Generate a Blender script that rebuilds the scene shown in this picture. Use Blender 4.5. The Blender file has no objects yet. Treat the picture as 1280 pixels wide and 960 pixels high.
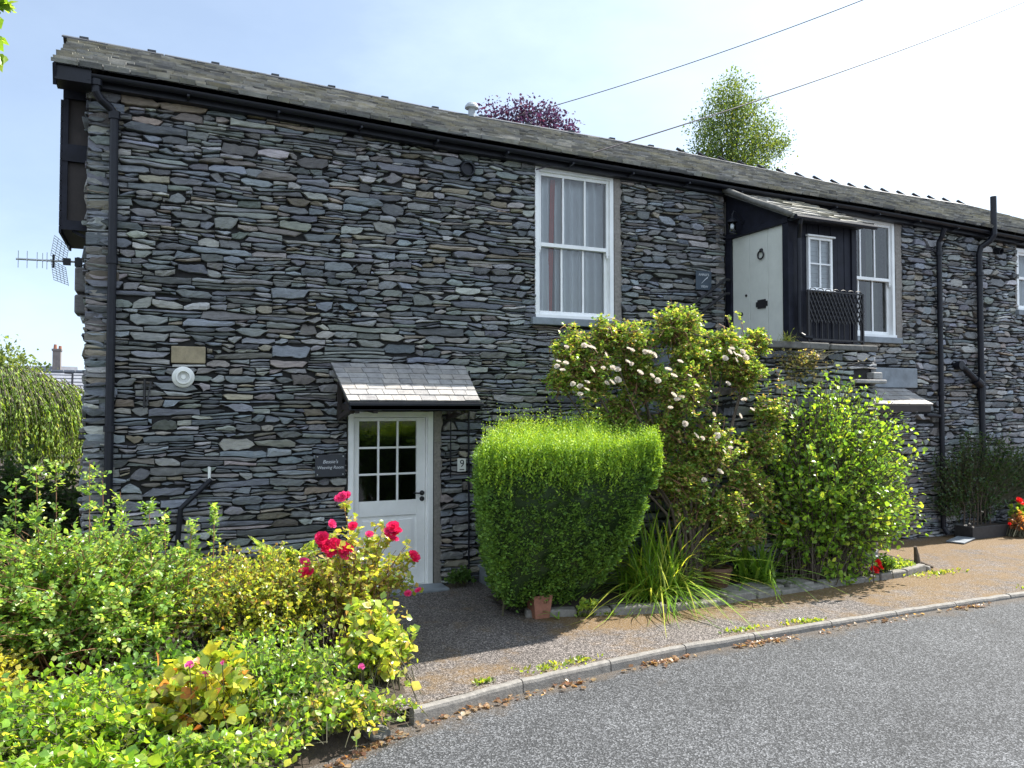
import bpy, bmesh, math, random
import numpy as np
from mathutils import Vector, noise, Matrix
R = math.radians
rnd = random.Random(7)
sc = bpy.context.scene
col = sc.collection

# ------------------------------------------------------------------ camera
CAM = Vector((-2.547, -9.058, 2.15)); YAW, PITCH, FPX = R(24.4), R(1.7), 980.0
FW = Vector((math.sin(YAW)*math.cos(PITCH), math.cos(YAW)*math.cos(PITCH), math.sin(PITCH)))
RT = Vector((math.cos(YAW), -math.sin(YAW), 0)); UP = RT.cross(FW)
cd = bpy.data.cameras.new('camera'); cam = bpy.data.objects.new('camera', cd); col.objects.link(cam)
cam.location = CAM
cam.rotation_euler = (math.pi/2 + PITCH, 0, -YAW)
cd.sensor_width = 36; cd.lens = 36*FPX/1280; cd.clip_end = 3000; cd.clip_start = .05
sc.camera = cam

def on(px, py, s):
    """the point at distance s in front of the facade plane seen at that place of the photo (a measuring aid)"""
    r = FW + RT*((px-640)/FPX) + UP*((480-py)/FPX)
    t = (-s-CAM.y)/r.y
    return CAM + r*t

# ------------------------------------------------------------------ materials
def newmat(name):
    m = bpy.data.materials.new(name); m.use_nodes = True
    nt = m.node_tree; b = nt.nodes['Principled BSDF']
    return m, nt, b
def N(nt, t, **k):
    n = nt.nodes.new(t)
    for a, v in k.items(): setattr(n, a, v)
    return n
def ramp(nt, stops):
    n = N(nt, 'ShaderNodeValToRGB'); e = n.color_ramp.elements
    while len(e) < len(stops): e.new(.5)
    for i, (p, c) in enumerate(stops):
        e[i].position = p; e[i].color = (*c, 1) if len(c) == 3 else c
    return n
def noise_node(nt, scale, detail=4, rough=.6, vec=None, dim='3D'):
    n = N(nt, 'ShaderNodeTexNoise'); n.inputs['Scale'].default_value = scale
    n.inputs['Detail'].default_value = detail; n.inputs['Roughness'].default_value = rough
    if vec is not None: nt.links.new(vec, n.inputs['Vector'])
    return n
def pos(nt, scale=None):
    g = N(nt, 'ShaderNodeNewGeometry').outputs['Position']
    if scale is None: return g
    m = N(nt, 'ShaderNodeVectorMath', operation='MULTIPLY'); nt.links.new(g, m.inputs[0]); m.inputs[1].default_value = scale
    return m.outputs[0]
def mixc(nt, fac, a, b, mode='MIX'):
    m = N(nt, 'ShaderNodeMix', data_type='RGBA', blend_type=mode)
    for s, v in ((0, fac), (6, a), (7, b)):
        if isinstance(v, (int, float)): m.inputs[s].default_value = v
        elif isinstance(v, tuple): m.inputs[s].default_value = (*v, 1) if len(v) == 3 else v
        else: nt.links.new(v, m.inputs[s])
    return m.outputs[2]
def bump(nt, h, strength, dist, bsdf):
    b = N(nt, 'ShaderNodeBump'); b.inputs['Strength'].default_value = strength; b.inputs['Distance'].default_value = dist
    nt.links.new(h, b.inputs['Height']); nt.links.new(b.outputs[0], bsdf.inputs['Normal'])

def plain(name, c, rough=.6, var=.25, scale=14, metal=0, bmp=0.0, spec=.5):
    m, nt, b = newmat(name)
    n = noise_node(nt, scale, 5, .65, pos(nt))
    rp = ramp(nt, [(.3, tuple(x*(1-var) for x in c)), (.7, tuple(min(1, x*(1+var*.6)) for x in c))])
    nt.links.new(n.outputs['Fac'], rp.inputs[0]); nt.links.new(rp.outputs[0], b.inputs['Base Color'])
    b.inputs['Roughness'].default_value = rough; b.inputs['Metallic'].default_value = metal
    b.inputs['Specular IOR Level'].default_value = spec
    if bmp: bump(nt, noise_node(nt, scale*3, 5, .7, pos(nt)).outputs['Fac'], bmp, .01, b)
    return m

def stone_mat(name, streak=(9, 9, 34), lichen=.35, rough=.62, moss=None):
    m, nt, b = newmat(name)
    a = N(nt, 'ShaderNodeAttribute', attribute_name='col').outputs['Color']
    n1 = noise_node(nt, 1, 6, .7, pos(nt, streak))
    r1 = ramp(nt, [(.25, (.55, .55, .57)), (.5, (1, 1, 1)), (.78, (1.35, 1.34, 1.3))])
    nt.links.new(n1.outputs['Fac'], r1.inputs[0])
    c = mixc(nt, 1.0, a, r1.outputs[0], 'MULTIPLY')
    n2 = noise_node(nt, 5.5, 6, .75, pos(nt))
    r2 = ramp(nt, [(.56, (0, 0, 0)), (.72, (1, 1, 1))]); nt.links.new(n2.outputs['Fac'], r2.inputs[0])
    f = N(nt, 'ShaderNodeMath', operation='MULTIPLY'); nt.links.new(r2.outputs[0], f.inputs[0]); f.inputs[1].default_value = lichen
    c = mixc(nt, f.outputs[0], c, (.30, .285, .24))
    if moss:
        n3 = noise_node(nt, 1.3, 6, .8, pos(nt))
        r3 = ramp(nt, [(moss[3], (0, 0, 0)), (moss[3]+.16, (1, 1, 1))]); nt.links.new(n3.outputs['Fac'], r3.inputs[0])
        f3 = N(nt, 'ShaderNodeMath', operation='MULTIPLY'); nt.links.new(r3.outputs[0], f3.inputs[0]); f3.inputs[1].default_value = .6
        c = mixc(nt, f3.outputs[0], c, tuple(moss[:3]))
    nt.links.new(c, b.inputs['Base Color']); b.inputs['Roughness'].default_value = rough
    b.inputs['Specular IOR Level'].default_value = .45
    h1 = noise_node(nt, 1, 8, .75, pos(nt, tuple(x*2.2 for x in streak))).outputs['Fac']; h2 = noise_node(nt, 1, 5, .7, pos(nt, (streak[0]*.7, streak[1]*.7, streak[2]*5))).outputs['Fac']
    hm = N(nt, 'ShaderNodeMath', operation='MULTIPLY_ADD'); nt.links.new(h2, hm.inputs[0]); hm.inputs[1].default_value = .6; nt.links.new(h1, hm.inputs[2])
    bump(nt, hm.outputs[0], .85, .012, b)
    return m

def leaf_mat(name, trans=.54, rough=.32, spec=.7, tint=(1.8, 1.6, .65)):
    m, nt, b = newmat(name)
    a = N(nt, 'ShaderNodeAttribute', attribute_name='col').outputs['Color']
    n = noise_node(nt, 40, 3, .6, pos(nt)); r = ramp(nt, [(.3, (.95, .98, .9)), (.7, (1.38, 1.36, 1.25))])
    nt.links.new(n.outputs['Fac'], r.inputs[0])
    c = mixc(nt, 1.0, a, r.outputs[0], 'MULTIPLY')
    nt.links.new(c, b.inputs['Base Color']); b.inputs['Roughness'].default_value = rough
    b.inputs['Specular IOR Level'].default_value = spec
    t = N(nt, 'ShaderNodeBsdfTranslucent'); c2 = mixc(nt, 1.0, c, tint, 'MULTIPLY'); nt.links.new(c2, t.inputs[0])
    mx = N(nt, 'ShaderNodeMixShader'); mx.inputs[0].default_value = trans
    nt.links.new(b.outputs[0], mx.inputs[1]); nt.links.new(t.outputs[0], mx.inputs[2])
    nt.links.new(mx.outputs[0], nt.nodes['Material Output'].inputs[0])
    return m

def petal_mat(name, c, trans=.35):
    m, nt, b = newmat(name)
    n = noise_node(nt, 60, 2, .5, pos(nt)); r = ramp(nt, [(.3, tuple(x*.8 for x in c)), (.7, tuple(min(1, x*1.15) for x in c))])
    nt.links.new(n.outputs['Fac'], r.inputs[0]); nt.links.new(r.outputs[0], b.inputs['Base Color'])
    b.inputs['Roughness'].default_value = .6; b.inputs['Specular IOR Level'].default_value = .25
    t = N(nt, 'ShaderNodeBsdfTranslucent'); nt.links.new(r.outputs[0], t.inputs[0])
    mx = N(nt, 'ShaderNodeMixShader'); mx.inputs[0].default_value = trans
    nt.links.new(b.outputs[0], mx.inputs[1]); nt.links.new(t.outputs[0], mx.inputs[2])
    nt.links.new(mx.outputs[0], nt.nodes['Material Output'].inputs[0])
    return m

def glass_mat(name, tint=(.86, .9, .92)):
    m, nt, b = newmat(name)
    nt.nodes.remove(b)
    tr = N(nt, 'ShaderNodeBsdfTransparent'); tr.inputs[0].default_value = (*tint, 1)
    gl = N(nt, 'ShaderNodeBsdfGlossy'); gl.inputs['Roughness'].default_value = .02
    fr = N(nt, 'ShaderNodeFresnel'); fr.inputs[0].default_value = 1.85
    bp = N(nt, 'ShaderNodeBump'); bp.inputs['Strength'].default_value = .08; bp.inputs['Distance'].default_value = .02
    nt.links.new(noise_node(nt, 3.5, 2, .5, pos(nt)).outputs['Fac'], bp.inputs['Height'])
    nt.links.new(bp.outputs[0], gl.inputs['Normal'])
    mx = N(nt, 'ShaderNodeMixShader'); nt.links.new(fr.outputs[0], mx.inputs[0])
    nt.links.new(tr.outputs[0], mx.inputs[1]); nt.links.new(gl.outputs[0], mx.inputs[2])
    nt.links.new(mx.outputs[0], nt.nodes['Material Output'].inputs[0])
    return m

def tarmac(name, c0, c1, chip, grain=95, moss=None, patch=.25):
    m, nt, b = newmat(name)
    v = N(nt, 'ShaderNodeTexVoronoi'); v.inputs['Scale'].default_value = grain; nt.links.new(pos(nt), v.inputs['Vector'])
    sep = N(nt, 'ShaderNodeSeparateColor'); nt.links.new(v.outputs['Color'], sep.inputs[0])
    r = ramp(nt, [(.0, c0), (.55, c1), (.86, chip), (1, tuple(min(1, x*1.5) for x in chip))]); nt.links.new(sep.outputs[0], r.inputs[0])
    n = noise_node(nt, .9, 6, .7, pos(nt)); r2 = ramp(nt, [(.3, (1-patch,)*3), (.7, (1+patch,)*3)]); nt.links.new(n.outputs['Fac'], r2.inputs[0])
    c = mixc(nt, 1.0, r.outputs[0], r2.outputs[0], 'MULTIPLY')
    if moss:
        mc, th, band = moss
        n3 = noise_node(nt, 2.2, 8, .78, pos(nt))
        g = N(nt, 'ShaderNodeAttribute', attribute_name='moss').outputs['Fac']
        ad = N(nt, 'ShaderNodeMath', operation='ADD'); nt.links.new(n3.outputs['Fac'], ad.inputs[0]); nt.links.new(g, ad.inputs[1])
        r3 = ramp(nt, [(th, (0, 0, 0)), (th+.2, (1, 1, 1))]); nt.links.new(ad.outputs[0], r3.inputs[0])
        n4 = noise_node(nt, 60, 4, .7, pos(nt)); r4 = ramp(nt, [(.35, (.4,)*3), (.6, (1,)*3)]); nt.links.new(n4.outputs['Fac'], r4.inputs[0])
        f = N(nt, 'ShaderNodeMath', operation='MULTIPLY'); nt.links.new(r3.outputs[0], f.inputs[0]); nt.links.new(r4.outputs[0], f.inputs[1])
        f2 = N(nt, 'ShaderNodeMath', operation='MULTIPLY'); nt.links.new(f.outputs[0], f2.inputs[0]); f2.inputs[1].default_value = .85
        c = mixc(nt, f2.outputs[0], c, mc)
    nt.links.new(c, b.inputs['Base Color']); b.inputs['Roughness'].default_value = .8
    b.inputs['Specular IOR Level'].default_value = .35
    v2 = N(nt, 'ShaderNodeTexVoronoi'); v2.inputs['Scale'].default_value = grain; nt.links.new(pos(nt), v2.inputs['Vector'])
    bump(nt, v2.outputs['Distance'], .9, .006, b); nt.nodes[-1] if False else None
    return m

M = {}
M['stone'] = stone_mat('slate rubble')
M['mortar'] = plain('lime mortar', (.26, .235, .21), .9, .3, 30, bmp=.6)
M['joint'] = plain('dark joint earth', (.03, .029, .028), .95, .4, 20)
M['roof'] = stone_mat('weathered roof slate', (6, 6, 6), .3, .8, moss=(.25, .23, .15, .46))
M['slate'] = stone_mat('grey canopy slate', (10, 10, 10), .12, .6)
M['slab'] = plain('blue grey slate slab', (.20, .225, .25), .6, .3, 6, bmp=.3)
M['landing'] = plain('weathered landing stone', (.13, .125, .115), .9, .45, 9, bmp=.5)
M['black'] = plain('black gloss paint', (.009, .010, .016), .45, .4, 8, spec=.3)
M['navy'] = plain('dark navy stained boards', (.011, .012, .021), .6, .5, 7, bmp=.2, spec=.25)
M['brown'] = plain('dark brown boards', (.03, .022, .02), .7, .4, 6, bmp=.2)
M['white'] = plain('white gloss paint', (.85, .85, .84), .40, .09, 3, bmp=.08)
M['plastic'] = plain('white plastic', (.72, .72, .69), .45, .08, 9)
M['sage'] = plain('pale grey door paint', (.60, .61, .56), .45, .08, 5)
M['glass'] = glass_mat('window glass')
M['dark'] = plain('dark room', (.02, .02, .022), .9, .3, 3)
M['curtain'] = plain('white curtain cloth', (.84, .86, .86), .9, .06, 5)
M['green_curtain'] = plain('grey green curtain cloth', (.13, .15, .11), .9, .3, 5)
M['red'] = plain('red curtain hem', (.45, .05, .03), .9, .2, 5)
M['lead'] = plain('grey lead flashing', (.30, .33, .36), .55, .2, 9, bmp=.2)
M['galv'] = plain('galvanised metal', (.42, .43, .44), .4, .2, 12, metal=.7)
M['iron'] = plain('black wrought iron', (.015, .014, .016), .55, .4, 15, bmp=.3)
M['road'] = tarmac('worn road tarmac', (.020, .021, .023), (.045, .0465, .049), (.115, .118, .124), 100, moss=((.085, .066, .048), .56, 0), patch=.22)
M['path'] = tarmac('old brownish tarmac', (.034, .029, .027), (.084, .072, .066), (.21, .185, .17), 105, moss=((.165, .095, .024), .475, 0), patch=.22)
M['kerb'] = plain('weathered kerb stone', (.21, .195, .175), .85, .35, 18, bmp=.6)
M['soil'] = plain('dark garden soil', (.05, .037, .026), .95, .5, 25, bmp=.9)
M['ground'] = plain('rough ground', (.05, .052, .04), .95, .4, 2)
M['terracotta'] = plain('terracotta', (.28, .12, .075), .8, .25, 20, bmp=.2)
M['pot'] = plain('brown glazed clay', (.10, .05, .03), .4, .3, 12)
M['bark'] = plain('bark', (.10, .075, .055), .9, .4, 30, bmp=.7)
M['stem'] = plain('green brown stems', (.07, .065, .03), .7, .3, 20)
M['redstem'] = plain('reddish stems', (.22, .11, .06), .7, .3, 20)
M['leaf'] = leaf_mat('leaves')
M['gloss_leaf'] = leaf_mat('glossy leaves', .45, .28, .5)
M['yew'] = leaf_mat('yew needles', .3, .5, .3)
M['purple_leaf'] = leaf_mat('purple foliage', .35, .6, .3, (1.5, 1.0, 1.1))
M['far_leaf'] = leaf_mat('distant foliage', .4, .6, .3)
M['p_red'] = petal_mat('crimson petals', (.85, .03, .15))
M['p_rose'] = petal_mat('rose pink red petals', (.85, .07, .25))
M['p_scarlet'] = petal_mat('scarlet petals', (.75, .015, .015))
M['p_pink'] = petal_mat('pink petals', (.72, .12, .36))
M['p_white'] = petal_mat('cream white petals', (.78, .70, .60))
M['p_orange'] = petal_mat('orange petals', (.75, .20, .03))
M['sign'] = plain('engraved dark slate', (.024, .027, .036), .5, .25, 10)
M['sign2'] = plain('engraved grey slate', (.055, .075, .10), .5, .2, 10)
M['letter'] = plain('pale lettering', (.55, .57, .6), .6, .05, 10)
M['ink'] = plain('black lettering', (.02, .02, .03), .6, .1, 10)
M['trough'] = plain('black trough', (.03, .028, .028), .7, .4, 14, bmp=.3)
M['wire'] = plain('cable sheath', (.05, .04, .05), .6, .2, 10)
M['tan'] = plain('tan sandstone block', (.28, .23, .15), .85, .25, 12, bmp=.4)
M['farwall'] = plain('distant stone', (.22, .19, .18), .9, .3, 2)
M['farroof'] = plain('distant slate roof', (.20, .21, .24), .8, .25, 3)

# ------------------------------------------------------------------ mesh helper
class MB:
    def __init__(s): s.v = []; s.f = []; s.m = []; s.c = []; s.cur = (.5, .5, .5)
    def add(s, vs, fs, mi=0):
        o = len(s.v); s.v += [tuple(p) for p in vs]; s.c += [s.cur]*len(vs)
        for f in fs: s.f.append(tuple(i+o for i in f)); s.m.append(mi)
    def box(s, x0, x1, y0, y1, z0, z1, mi=0):
        s.add([(x0,y0,z0),(x1,y0,z0),(x1,y1,z0),(x0,y1,z0),(x0,y0,z1),(x1,y0,z1),(x1,y1,z1),(x0,y1,z1)],
              [(3,2,1,0),(4,5,6,7),(0,1,5,4),(1,2,6,5),(2,3,7,6),(3,0,4,7)], mi)
    def bar(s, p, q, w, h, mi=0, upv=(0,0,1)):
        p, q = Vector(p), Vector(q); d = (q-p).normalized(); u = Vector(upv)
        if abs(d.dot(u)) > .98: u = Vector((0,1,0))
        a = d.cross(u).normalized()*w/2; b = a.cross(d).normalized()*h/2
        vs = [p-a-b, p+a-b, p+a+b, p-a+b, q-a-b, q+a-b, q+a+b, q-a+b]
        s.add(vs, [(3,2,1,0),(4,5,6,7),(0,1,5,4),(1,2,6,5),(2,3,7,6),(3,0,4,7)], mi)
    def tube(s, pts, r, n=10, mi=0, cap=True):
        pts = [Vector(p) for p in pts]; rs = r if isinstance(r, (list, tuple)) else [r]*len(pts)
        vs = []; pa = None
        for i, p in enumerate(pts):
            d = (pts[min(i+1, len(pts)-1)]-pts[max(i-1, 0)]).normalized()
            if pa is None:
                pa = d.orthogonal().normalized()
            a = (pa - d*pa.dot(d)).normalized() if (pa - d*pa.dot(d)).length > 1e-4 else d.orthogonal().normalized()
            pa = a; b = d.cross(a)
            vs += [p + (a*math.cos(t*2*math.pi/n) + b*math.sin(t*2*math.pi/n))*rs[i] for t in range(n)]
        fs = [(i*n+j, i*n+(j+1)%n, (i+1)*n+(j+1)%n, (i+1)*n+j) for i in range(len(pts)-1) for j in range(n)]
        if cap: fs += [tuple(range(n-1, -1, -1)), tuple((len(pts)-1)*n+j for j in range(n))]
        s.add(vs, fs, mi)
    def lathe(s, prof, at, axis=(0,0,1), n=20, mi=0):
        at = Vector(at); ax = Vector(axis).normalized(); a = ax.orthogonal().normalized(); b = ax.cross(a)
        vs = [at + ax*h + (a*math.cos(t*2*math.pi/n)+b*math.sin(t*2*math.pi/n))*r for r, h in prof for t in range(n)]
        fs = [(i*n+j, i*n+(j+1)%n, (i+1)*n+(j+1)%n, (i+1)*n+j) for i in range(len(prof)-1) for j in range(n)]
        fs += [tuple(range(n-1, -1, -1)), tuple((len(prof)-1)*n+j for j in range(n))]
        s.add(vs, fs, mi)
    def build(s, name, mats, parent=None, bevel=0, smooth=False, attr=False):
        me = bpy.data.meshes.new(name); me.from_pydata(s.v, [], s.f)
        for m in (mats if isinstance(mats, (list, tuple)) else [mats]): me.materials.append(m)
        me.polygons.foreach_set('material_index', s.m)
        if smooth: me.polygons.foreach_set('use_smooth', [True]*len(s.f))
        if attr:
            a = me.attributes.new('col', 'FLOAT_COLOR', 'POINT')
            a.data.foreach_set('color', np.array([(*c, 1) for c in s.c], dtype=np.float32).ravel())
        me.update()
        o = bpy.data.objects.new(name, me); col.objects.link(o)
        if parent: o.parent = parent; o.matrix_parent_inverse = parent_world(parent).inverted()
        if bevel:
            b = o.modifiers.new('bevel', 'BEVEL'); b.width = bevel; b.segments = 2; b.limit_method = 'ANGLE'
        return o
def parent_world(o):
    m = Matrix.LocRotScale(o.location, o.rotation_euler, o.scale)
    return m if not o.parent else parent_world(o.parent) @ o.matrix_parent_inverse @ m
def thing(name, label, cat, loc=(0,0,0), group=None):
    o = bpy.data.objects.new(name, None); col.objects.link(o); o.location = loc
    o.empty_display_size = .2
    return tag(o, label, cat, group)
def tag(o, label, cat, group=None):
    o['label'] = label; o['category'] = cat
    if group: o['group'] = group
    return o
def kind(o, k): o['kind'] = k; return o

def lerpf(tab):
    xs, ys = [t[0] for t in tab], [t[1] for t in tab]
    return lambda x: float(np.interp(x, xs, ys))
EAVE = lerpf([(-3.6, 5.54), (-2.4, 5.525), (-1.6, 5.50), (.6, 5.43), (2.2, 5.40), (3.9, 5.37), (5.5, 5.33), (7.5, 5.31), (9.1, 5.27), (10.2, 5.235), (11.3, 5.20), (18, 5.1)])
RIDGE = lerpf([(-3.8, 7.13), (-1.3, 7.07), (1.8, 6.96), (4.8, 6.94), (6.6, 6.91), (8.6, 6.84), (10.8, 6.77), (14.4, 6.78), (15, 6.74), (16.6, 6.62), (20, 6.5)])

# ================================================================== THE COTTAGE
cottage = thing('stone_cottage', 'long two storey slate rubble cottage with black gutters and white sash windows', 'house', (4, 3, 0))

WALL_C = [(.180,.190,.208),(.21,.212,.212),(.19,.202,.190),(.230,.198,.155),(.11,.114,.122),(.32,.315,.305),(.170,.185,.208),(.205,.186,.172),(.245,.240,.222)]
def stone_col(rng, light=1.0):
    c = rng.choices(WALL_C, [5,5,3,1.6,3,2,4,1.8,2])[0]; k = rng.choice((.66, .88, 1.05, 1.22, 1.45))*rng.uniform(.85, 1.12)*light
    return tuple(min(.6, x*k*rng.uniform(.95, 1.05)) for x in c)

def rubble(mb, place, x0, x1, z0, ztop, holes, rng, ch=.19, wide=.42, gap=.007, light=1.0, zmax=None, proud=.035):
    """random slate rubble: wavy broken courses cut into wedge-ended stones. place(x, out, z) -> 3d point"""
    seed = rng.uniform(0, 900)
    def bnd(k, x):
        return z0 + k*ch + ch*((.34*noise.noise(Vector((x*.9, k*5.3, seed))) + .30*noise.noise(Vector((x*2.3, k*3.7, seed+9)))) + .10*noise.noise(Vector((x*8.5, k*2.9, seed+5))))
    nk = int((zmax - z0)/ch)+2
    sl_ = lambda: rng.choice((0, 0, 1, 1.6))*rng.uniform(-.7, .7)
    for k in range(nk):
        x = x0; s_next = 0
        while x < x1:
            w = min(max(.14, rng.lognormvariate(math.log(wide), .5)), 1.0)
            if x+w > x1-.1: w = x1-x
            xa, xb = x, x+w; x = xb; s_a, s_next = s_next, (sl_()*.6 if x < x1 else 0); s_b = s_next
            hh = bnd(k+1, (xa+xb)/2) - bnd(k, (xa+xb)/2)
            wt = [.30, .52, .18, 0] if w > .3 else [.50, .44, .06, 0]
            nl = 1 if hh < .07 else rng.choices([1, 2, 3, 4], wt)[0]
            if hh/nl < .024: nl = max(1, int(hh/.026))
            cuts = [0]+sorted(min(.92, max(.1, (i+rng.uniform(-.33, .33))/nl)) for i in range(1, nl))+[1]
            sl = [0]+[rng.uniform(-.24, .24) for _ in range(nl-1)]+[0]
            for L in range(nl):
                segs = [(xa, xb, s_a, s_b)]
                if nl > 1 and w > .26:
                    nseg = rng.choices([1, 2, 3], [.42, .43, .15])[0]
                    cs = [xa]+sorted(xa+w*(i+rng.uniform(-.3, .3))/nseg for i in range(1, nseg))+[xb]
                    ss = [s_a]+[sl_() for _ in range(len(cs)-2)]+[s_b]
                    segs = [(cs[i], cs[i+1], ss[i], ss[i+1]) for i in range(len(cs)-1) if cs[i+1]-cs[i] > .05]
                elif nl == 1 and w > .62 and rng.random() < .6:
                    c = xa+w*rng.uniform(.35, .65); q_ = sl_()*.6; segs = [(xa, c, s_a, q_), (c, xb, q_, s_b)]
                for sa, sb, ka, kb in segs:
                    fl = lambda q, L=L: cuts[L] + sl[L]*((q-xa)/w-.5)*2
                    fu = lambda q, L=L: cuts[L+1] + sl[L+1]*((q-xa)/w-.5)*2
                    lo = lambda q: bnd(k, q)*(1-fl(q)) + bnd(k+1, q)*fl(q)
                    hi = lambda q: bnd(k, q)*(1-fu(q)) + bnd(k+1, q)*fu(q)
                    zm = (lo((sa+sb)/2)+hi((sa+sb)/2))/2
                    ivs = [(sa, sb)]; zlo, zhi = z0, 99
                    for hx0, hx1, hz0, hz1 in holes:
                        if hx1 <= sa or hx0 >= sb: continue
                        if hz0 < zm < hz1:
                            nv = []
                            for a, b in ivs:
                                if hx0 > a: nv.append((a, min(b, hx0)))
                                if hx1 < b: nv.append((max(a, hx1), b))
                            ivs = nv
                        elif zm <= hz0: zhi = min(zhi, hz0)
                        else: zlo = max(zlo, hz1)
                    for a, b in ivs:
                        if b-a < .035 or zm > ztop((a+b)/2): continue
                        one_stone(mb, place, a, b, lo, hi, zlo, zhi, rng, gap, light, proud, ka if a == sa else 0, kb if b == sb else 0)

def one_stone(mb, place, a, b, lo, hi, zlo, zhi, rng, gap, light, proud, ka=0, kb=0):
    w = b-a; n = 5 if w < .2 else 7 if w < .42 else 9
    g = gap*rng.choice((.5, .8, 1.0, 1.6))
    cl, cr_, cl2, cr2 = [rng.choice((0, .05, .15, .35, .65)) for _ in range(4)]   # broken corners
    base = rng.uniform(.0, proud) if rng.random() > .08 else rng.uniform(proud, proud*1.6)
    tilt = rng.uniform(-.022, .026); tx = rng.uniform(-.018, .018); cv = rng.uniform(.0, .006)
    bl_ = []; up_ = []
    hA = min(hi(a), zhi)-max(lo(a), zlo); hB = min(hi(b), zhi)-max(lo(b), zlo)
    hA, hB = max(.01, min(hA, .2)), max(.01, min(hB, .2))
    m_ = .38*w
    oA = max(-m_, min(m_, ka*hA/2)); oB = max(-m_, min(m_, kb*hB/2))
    for i in range(n):
        t = i/(n-1)
        tj = min(1, max(0, t+(rng.uniform(-.3, .3)/(n-1) if 0 < i < n-1 else 0)))
        qb = a+g-oA + (b-g-oB-(a+g-oA))*tj; qu = a+g+oA + (b-g+oB-(a+g+oA))*tj
        qb = min(max(qb, a-m_), b+m_)
        l, u = max(lo(qb), zlo)+g, min(hi(qu), zhi)-g
        if u-l < .008: c = (u+l)/2; l, u = c-.004, c+.004
        h = u-l; e0 = max(0, 1-t*w/.06); e1 = max(0, 1-(1-t)*w/.06)
        l += h*min(.7, cl*e0+cr_*e1) + rng.uniform(0, .14)*h; u -= h*min(.7, cl2*e0+cr2*e1)*.7 + rng.uniform(0, .14)*h
        if u-l < .006: c = (u+l)/2; l, u = c-.003, c+.003
        bl_.append((qb, l)); up_.append((qu, u))
    ch = min(.0045, .2*min(up_[i][1]-bl_[i][1] for i in range(1, n-1)))
    z00 = bl_[0][1]
    def dep(x, z, j): return base + tilt*((z-z00)/.08) + tx*((x-a)/w-.5) + rng.uniform(-j, j)
    back, outer, inn, mid = [], [], [], []
    ring = [(*bl_[i], 0, i) for i in range(n)] + [(*up_[i], 1, i) for i in range(n-1, -1, -1)]
    for x, z, tp, i in ring:
        d = dep(x, z, .004)
        back.append(place(x, -.075, z)); outer.append(place(x, d-ch, z))
        xi = x + (ch if i == 0 else -ch if i == n-1 else rng.uniform(-.002, .002)); zi = z + (-ch if tp else ch)*rng.uniform(.6, 1.4)
        inn.append(place(xi, d+rng.uniform(-.001, .002), zi))
    for i in range(n):
        f = rng.uniform(.3, .7); x = bl_[i][0]*(1-f)+up_[i][0]*f; z = bl_[i][1]*(1-f)+up_[i][1]*f
        x += (ch*1.5 if i == 0 else -ch*1.5 if i == n-1 else 0)
        mid.append(place(x, dep(x, z, .005)+cv*(1 if 0 < i < n-1 else .2), z))
    K = 2*n; fs = []
    for i in range(K):
        j = (i+1) % K
        fs.append((i, j, K+j, K+i)); fs.append((K+i, K+j, 2*K+j, 2*K+i))
    for i in range(n-1):
        lb, lb1, m0, m1 = 2*K+i, 2*K+i+1, 3*K+i, 3*K+i+1
        ub, ub1 = 2*K+(K-1-i), 2*K+(K-2-i)
        fs += [(lb, lb1, m1), (lb, m1, m0), (m0, m1, ub1), (m0, ub1, ub)]
    fs += [(2*K, 3*K, 2*K+K-1), (2*K+n-1, 2*K+n, 3*K+n-1)]
    mb.cur = stone_col(rng, light)
    mb.add(back+outer+inn+mid, fs, 0)

W1 = (1.89, 3.08, 3.31, 5.30); W2 = (7.30, 8.46, 3.28, 5.21); W3 = (11.56, 12.6, 3.90, 5.03); DR = (-.52, .52, -.1, 2.10)
HOLES = [(W1[0], W1[1]+.11, W1[2]-.09, 5.6), (W2[0], W2[1]+.15, W2[2]-.09, 5.6), (W3[0]-.03, W3[1], W3[2]-.08, 5.6), (DR[0]-.015, DR[1]+.09, DR[2], DR[3]),
         (-2.42, -2.06, 2.61, 2.81), (7.05, 8.9, 2.45, 2.80), (4.95, 6.2, 3.0, 5.3)]
place_f = lambda x, d, z: (x, -d, z)
wb = MB()
r1 = random.Random(11)
top = lambda x: EAVE(x)-.03
rbg = random.Random(29); BIG = []
for _ in range(1500):
    if len(BIG) >= 150: break
    w_, h_ = rbg.uniform(.16, .46), rbg.uniform(.075, .155); x_, z_ = rbg.uniform(-2.95, 15.5), rbg.uniform(0, 5.2)
    q = (x_, x_+w_, z_, z_+h_)
    if z_+h_ > EAVE(x_)-.15 or any(q[0] < o[1]+.1 and q[1] > o[0]-.1 and q[2] < o[3]+.05 and q[3] > o[2]-.05 for o in HOLES+BIG): continue
    BIG.append(q)
SMALL_HOLES = HOLES+BIG
rubble(wb, place_f, -3.22, 8.9, -.06, top, SMALL_HOLES, r1, .088, .265, .0036, zmax=5.6, proud=.032)
rubble(wb, place_f, 8.9, 17.0, -.06, top, SMALL_HOLES, random.Random(5), .105, .215, .0044, light=1.1, zmax=5.4, proud=.04)
for x0_, x1_, z0_, z1_ in BIG:
    sl_a, sl_b = rbg.uniform(-.02, .02), rbg.uniform(-.02, .02); pk = rbg.uniform(-.02, .02)
    one_stone(wb, place_f, x0_, x1_, lambda q: z0_+sl_a*((q-x0_)/(x1_-x0_)-.5), lambda q: z1_+sl_b*((q-x0_)/(x1_-x0_)-.5)-pk*abs((q-x0_)/(x1_-x0_)-.5), 0, 99, rbg, .004, .92, .03, rbg.uniform(-.5, .5), rbg.uniform(-.5, .5))
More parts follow.
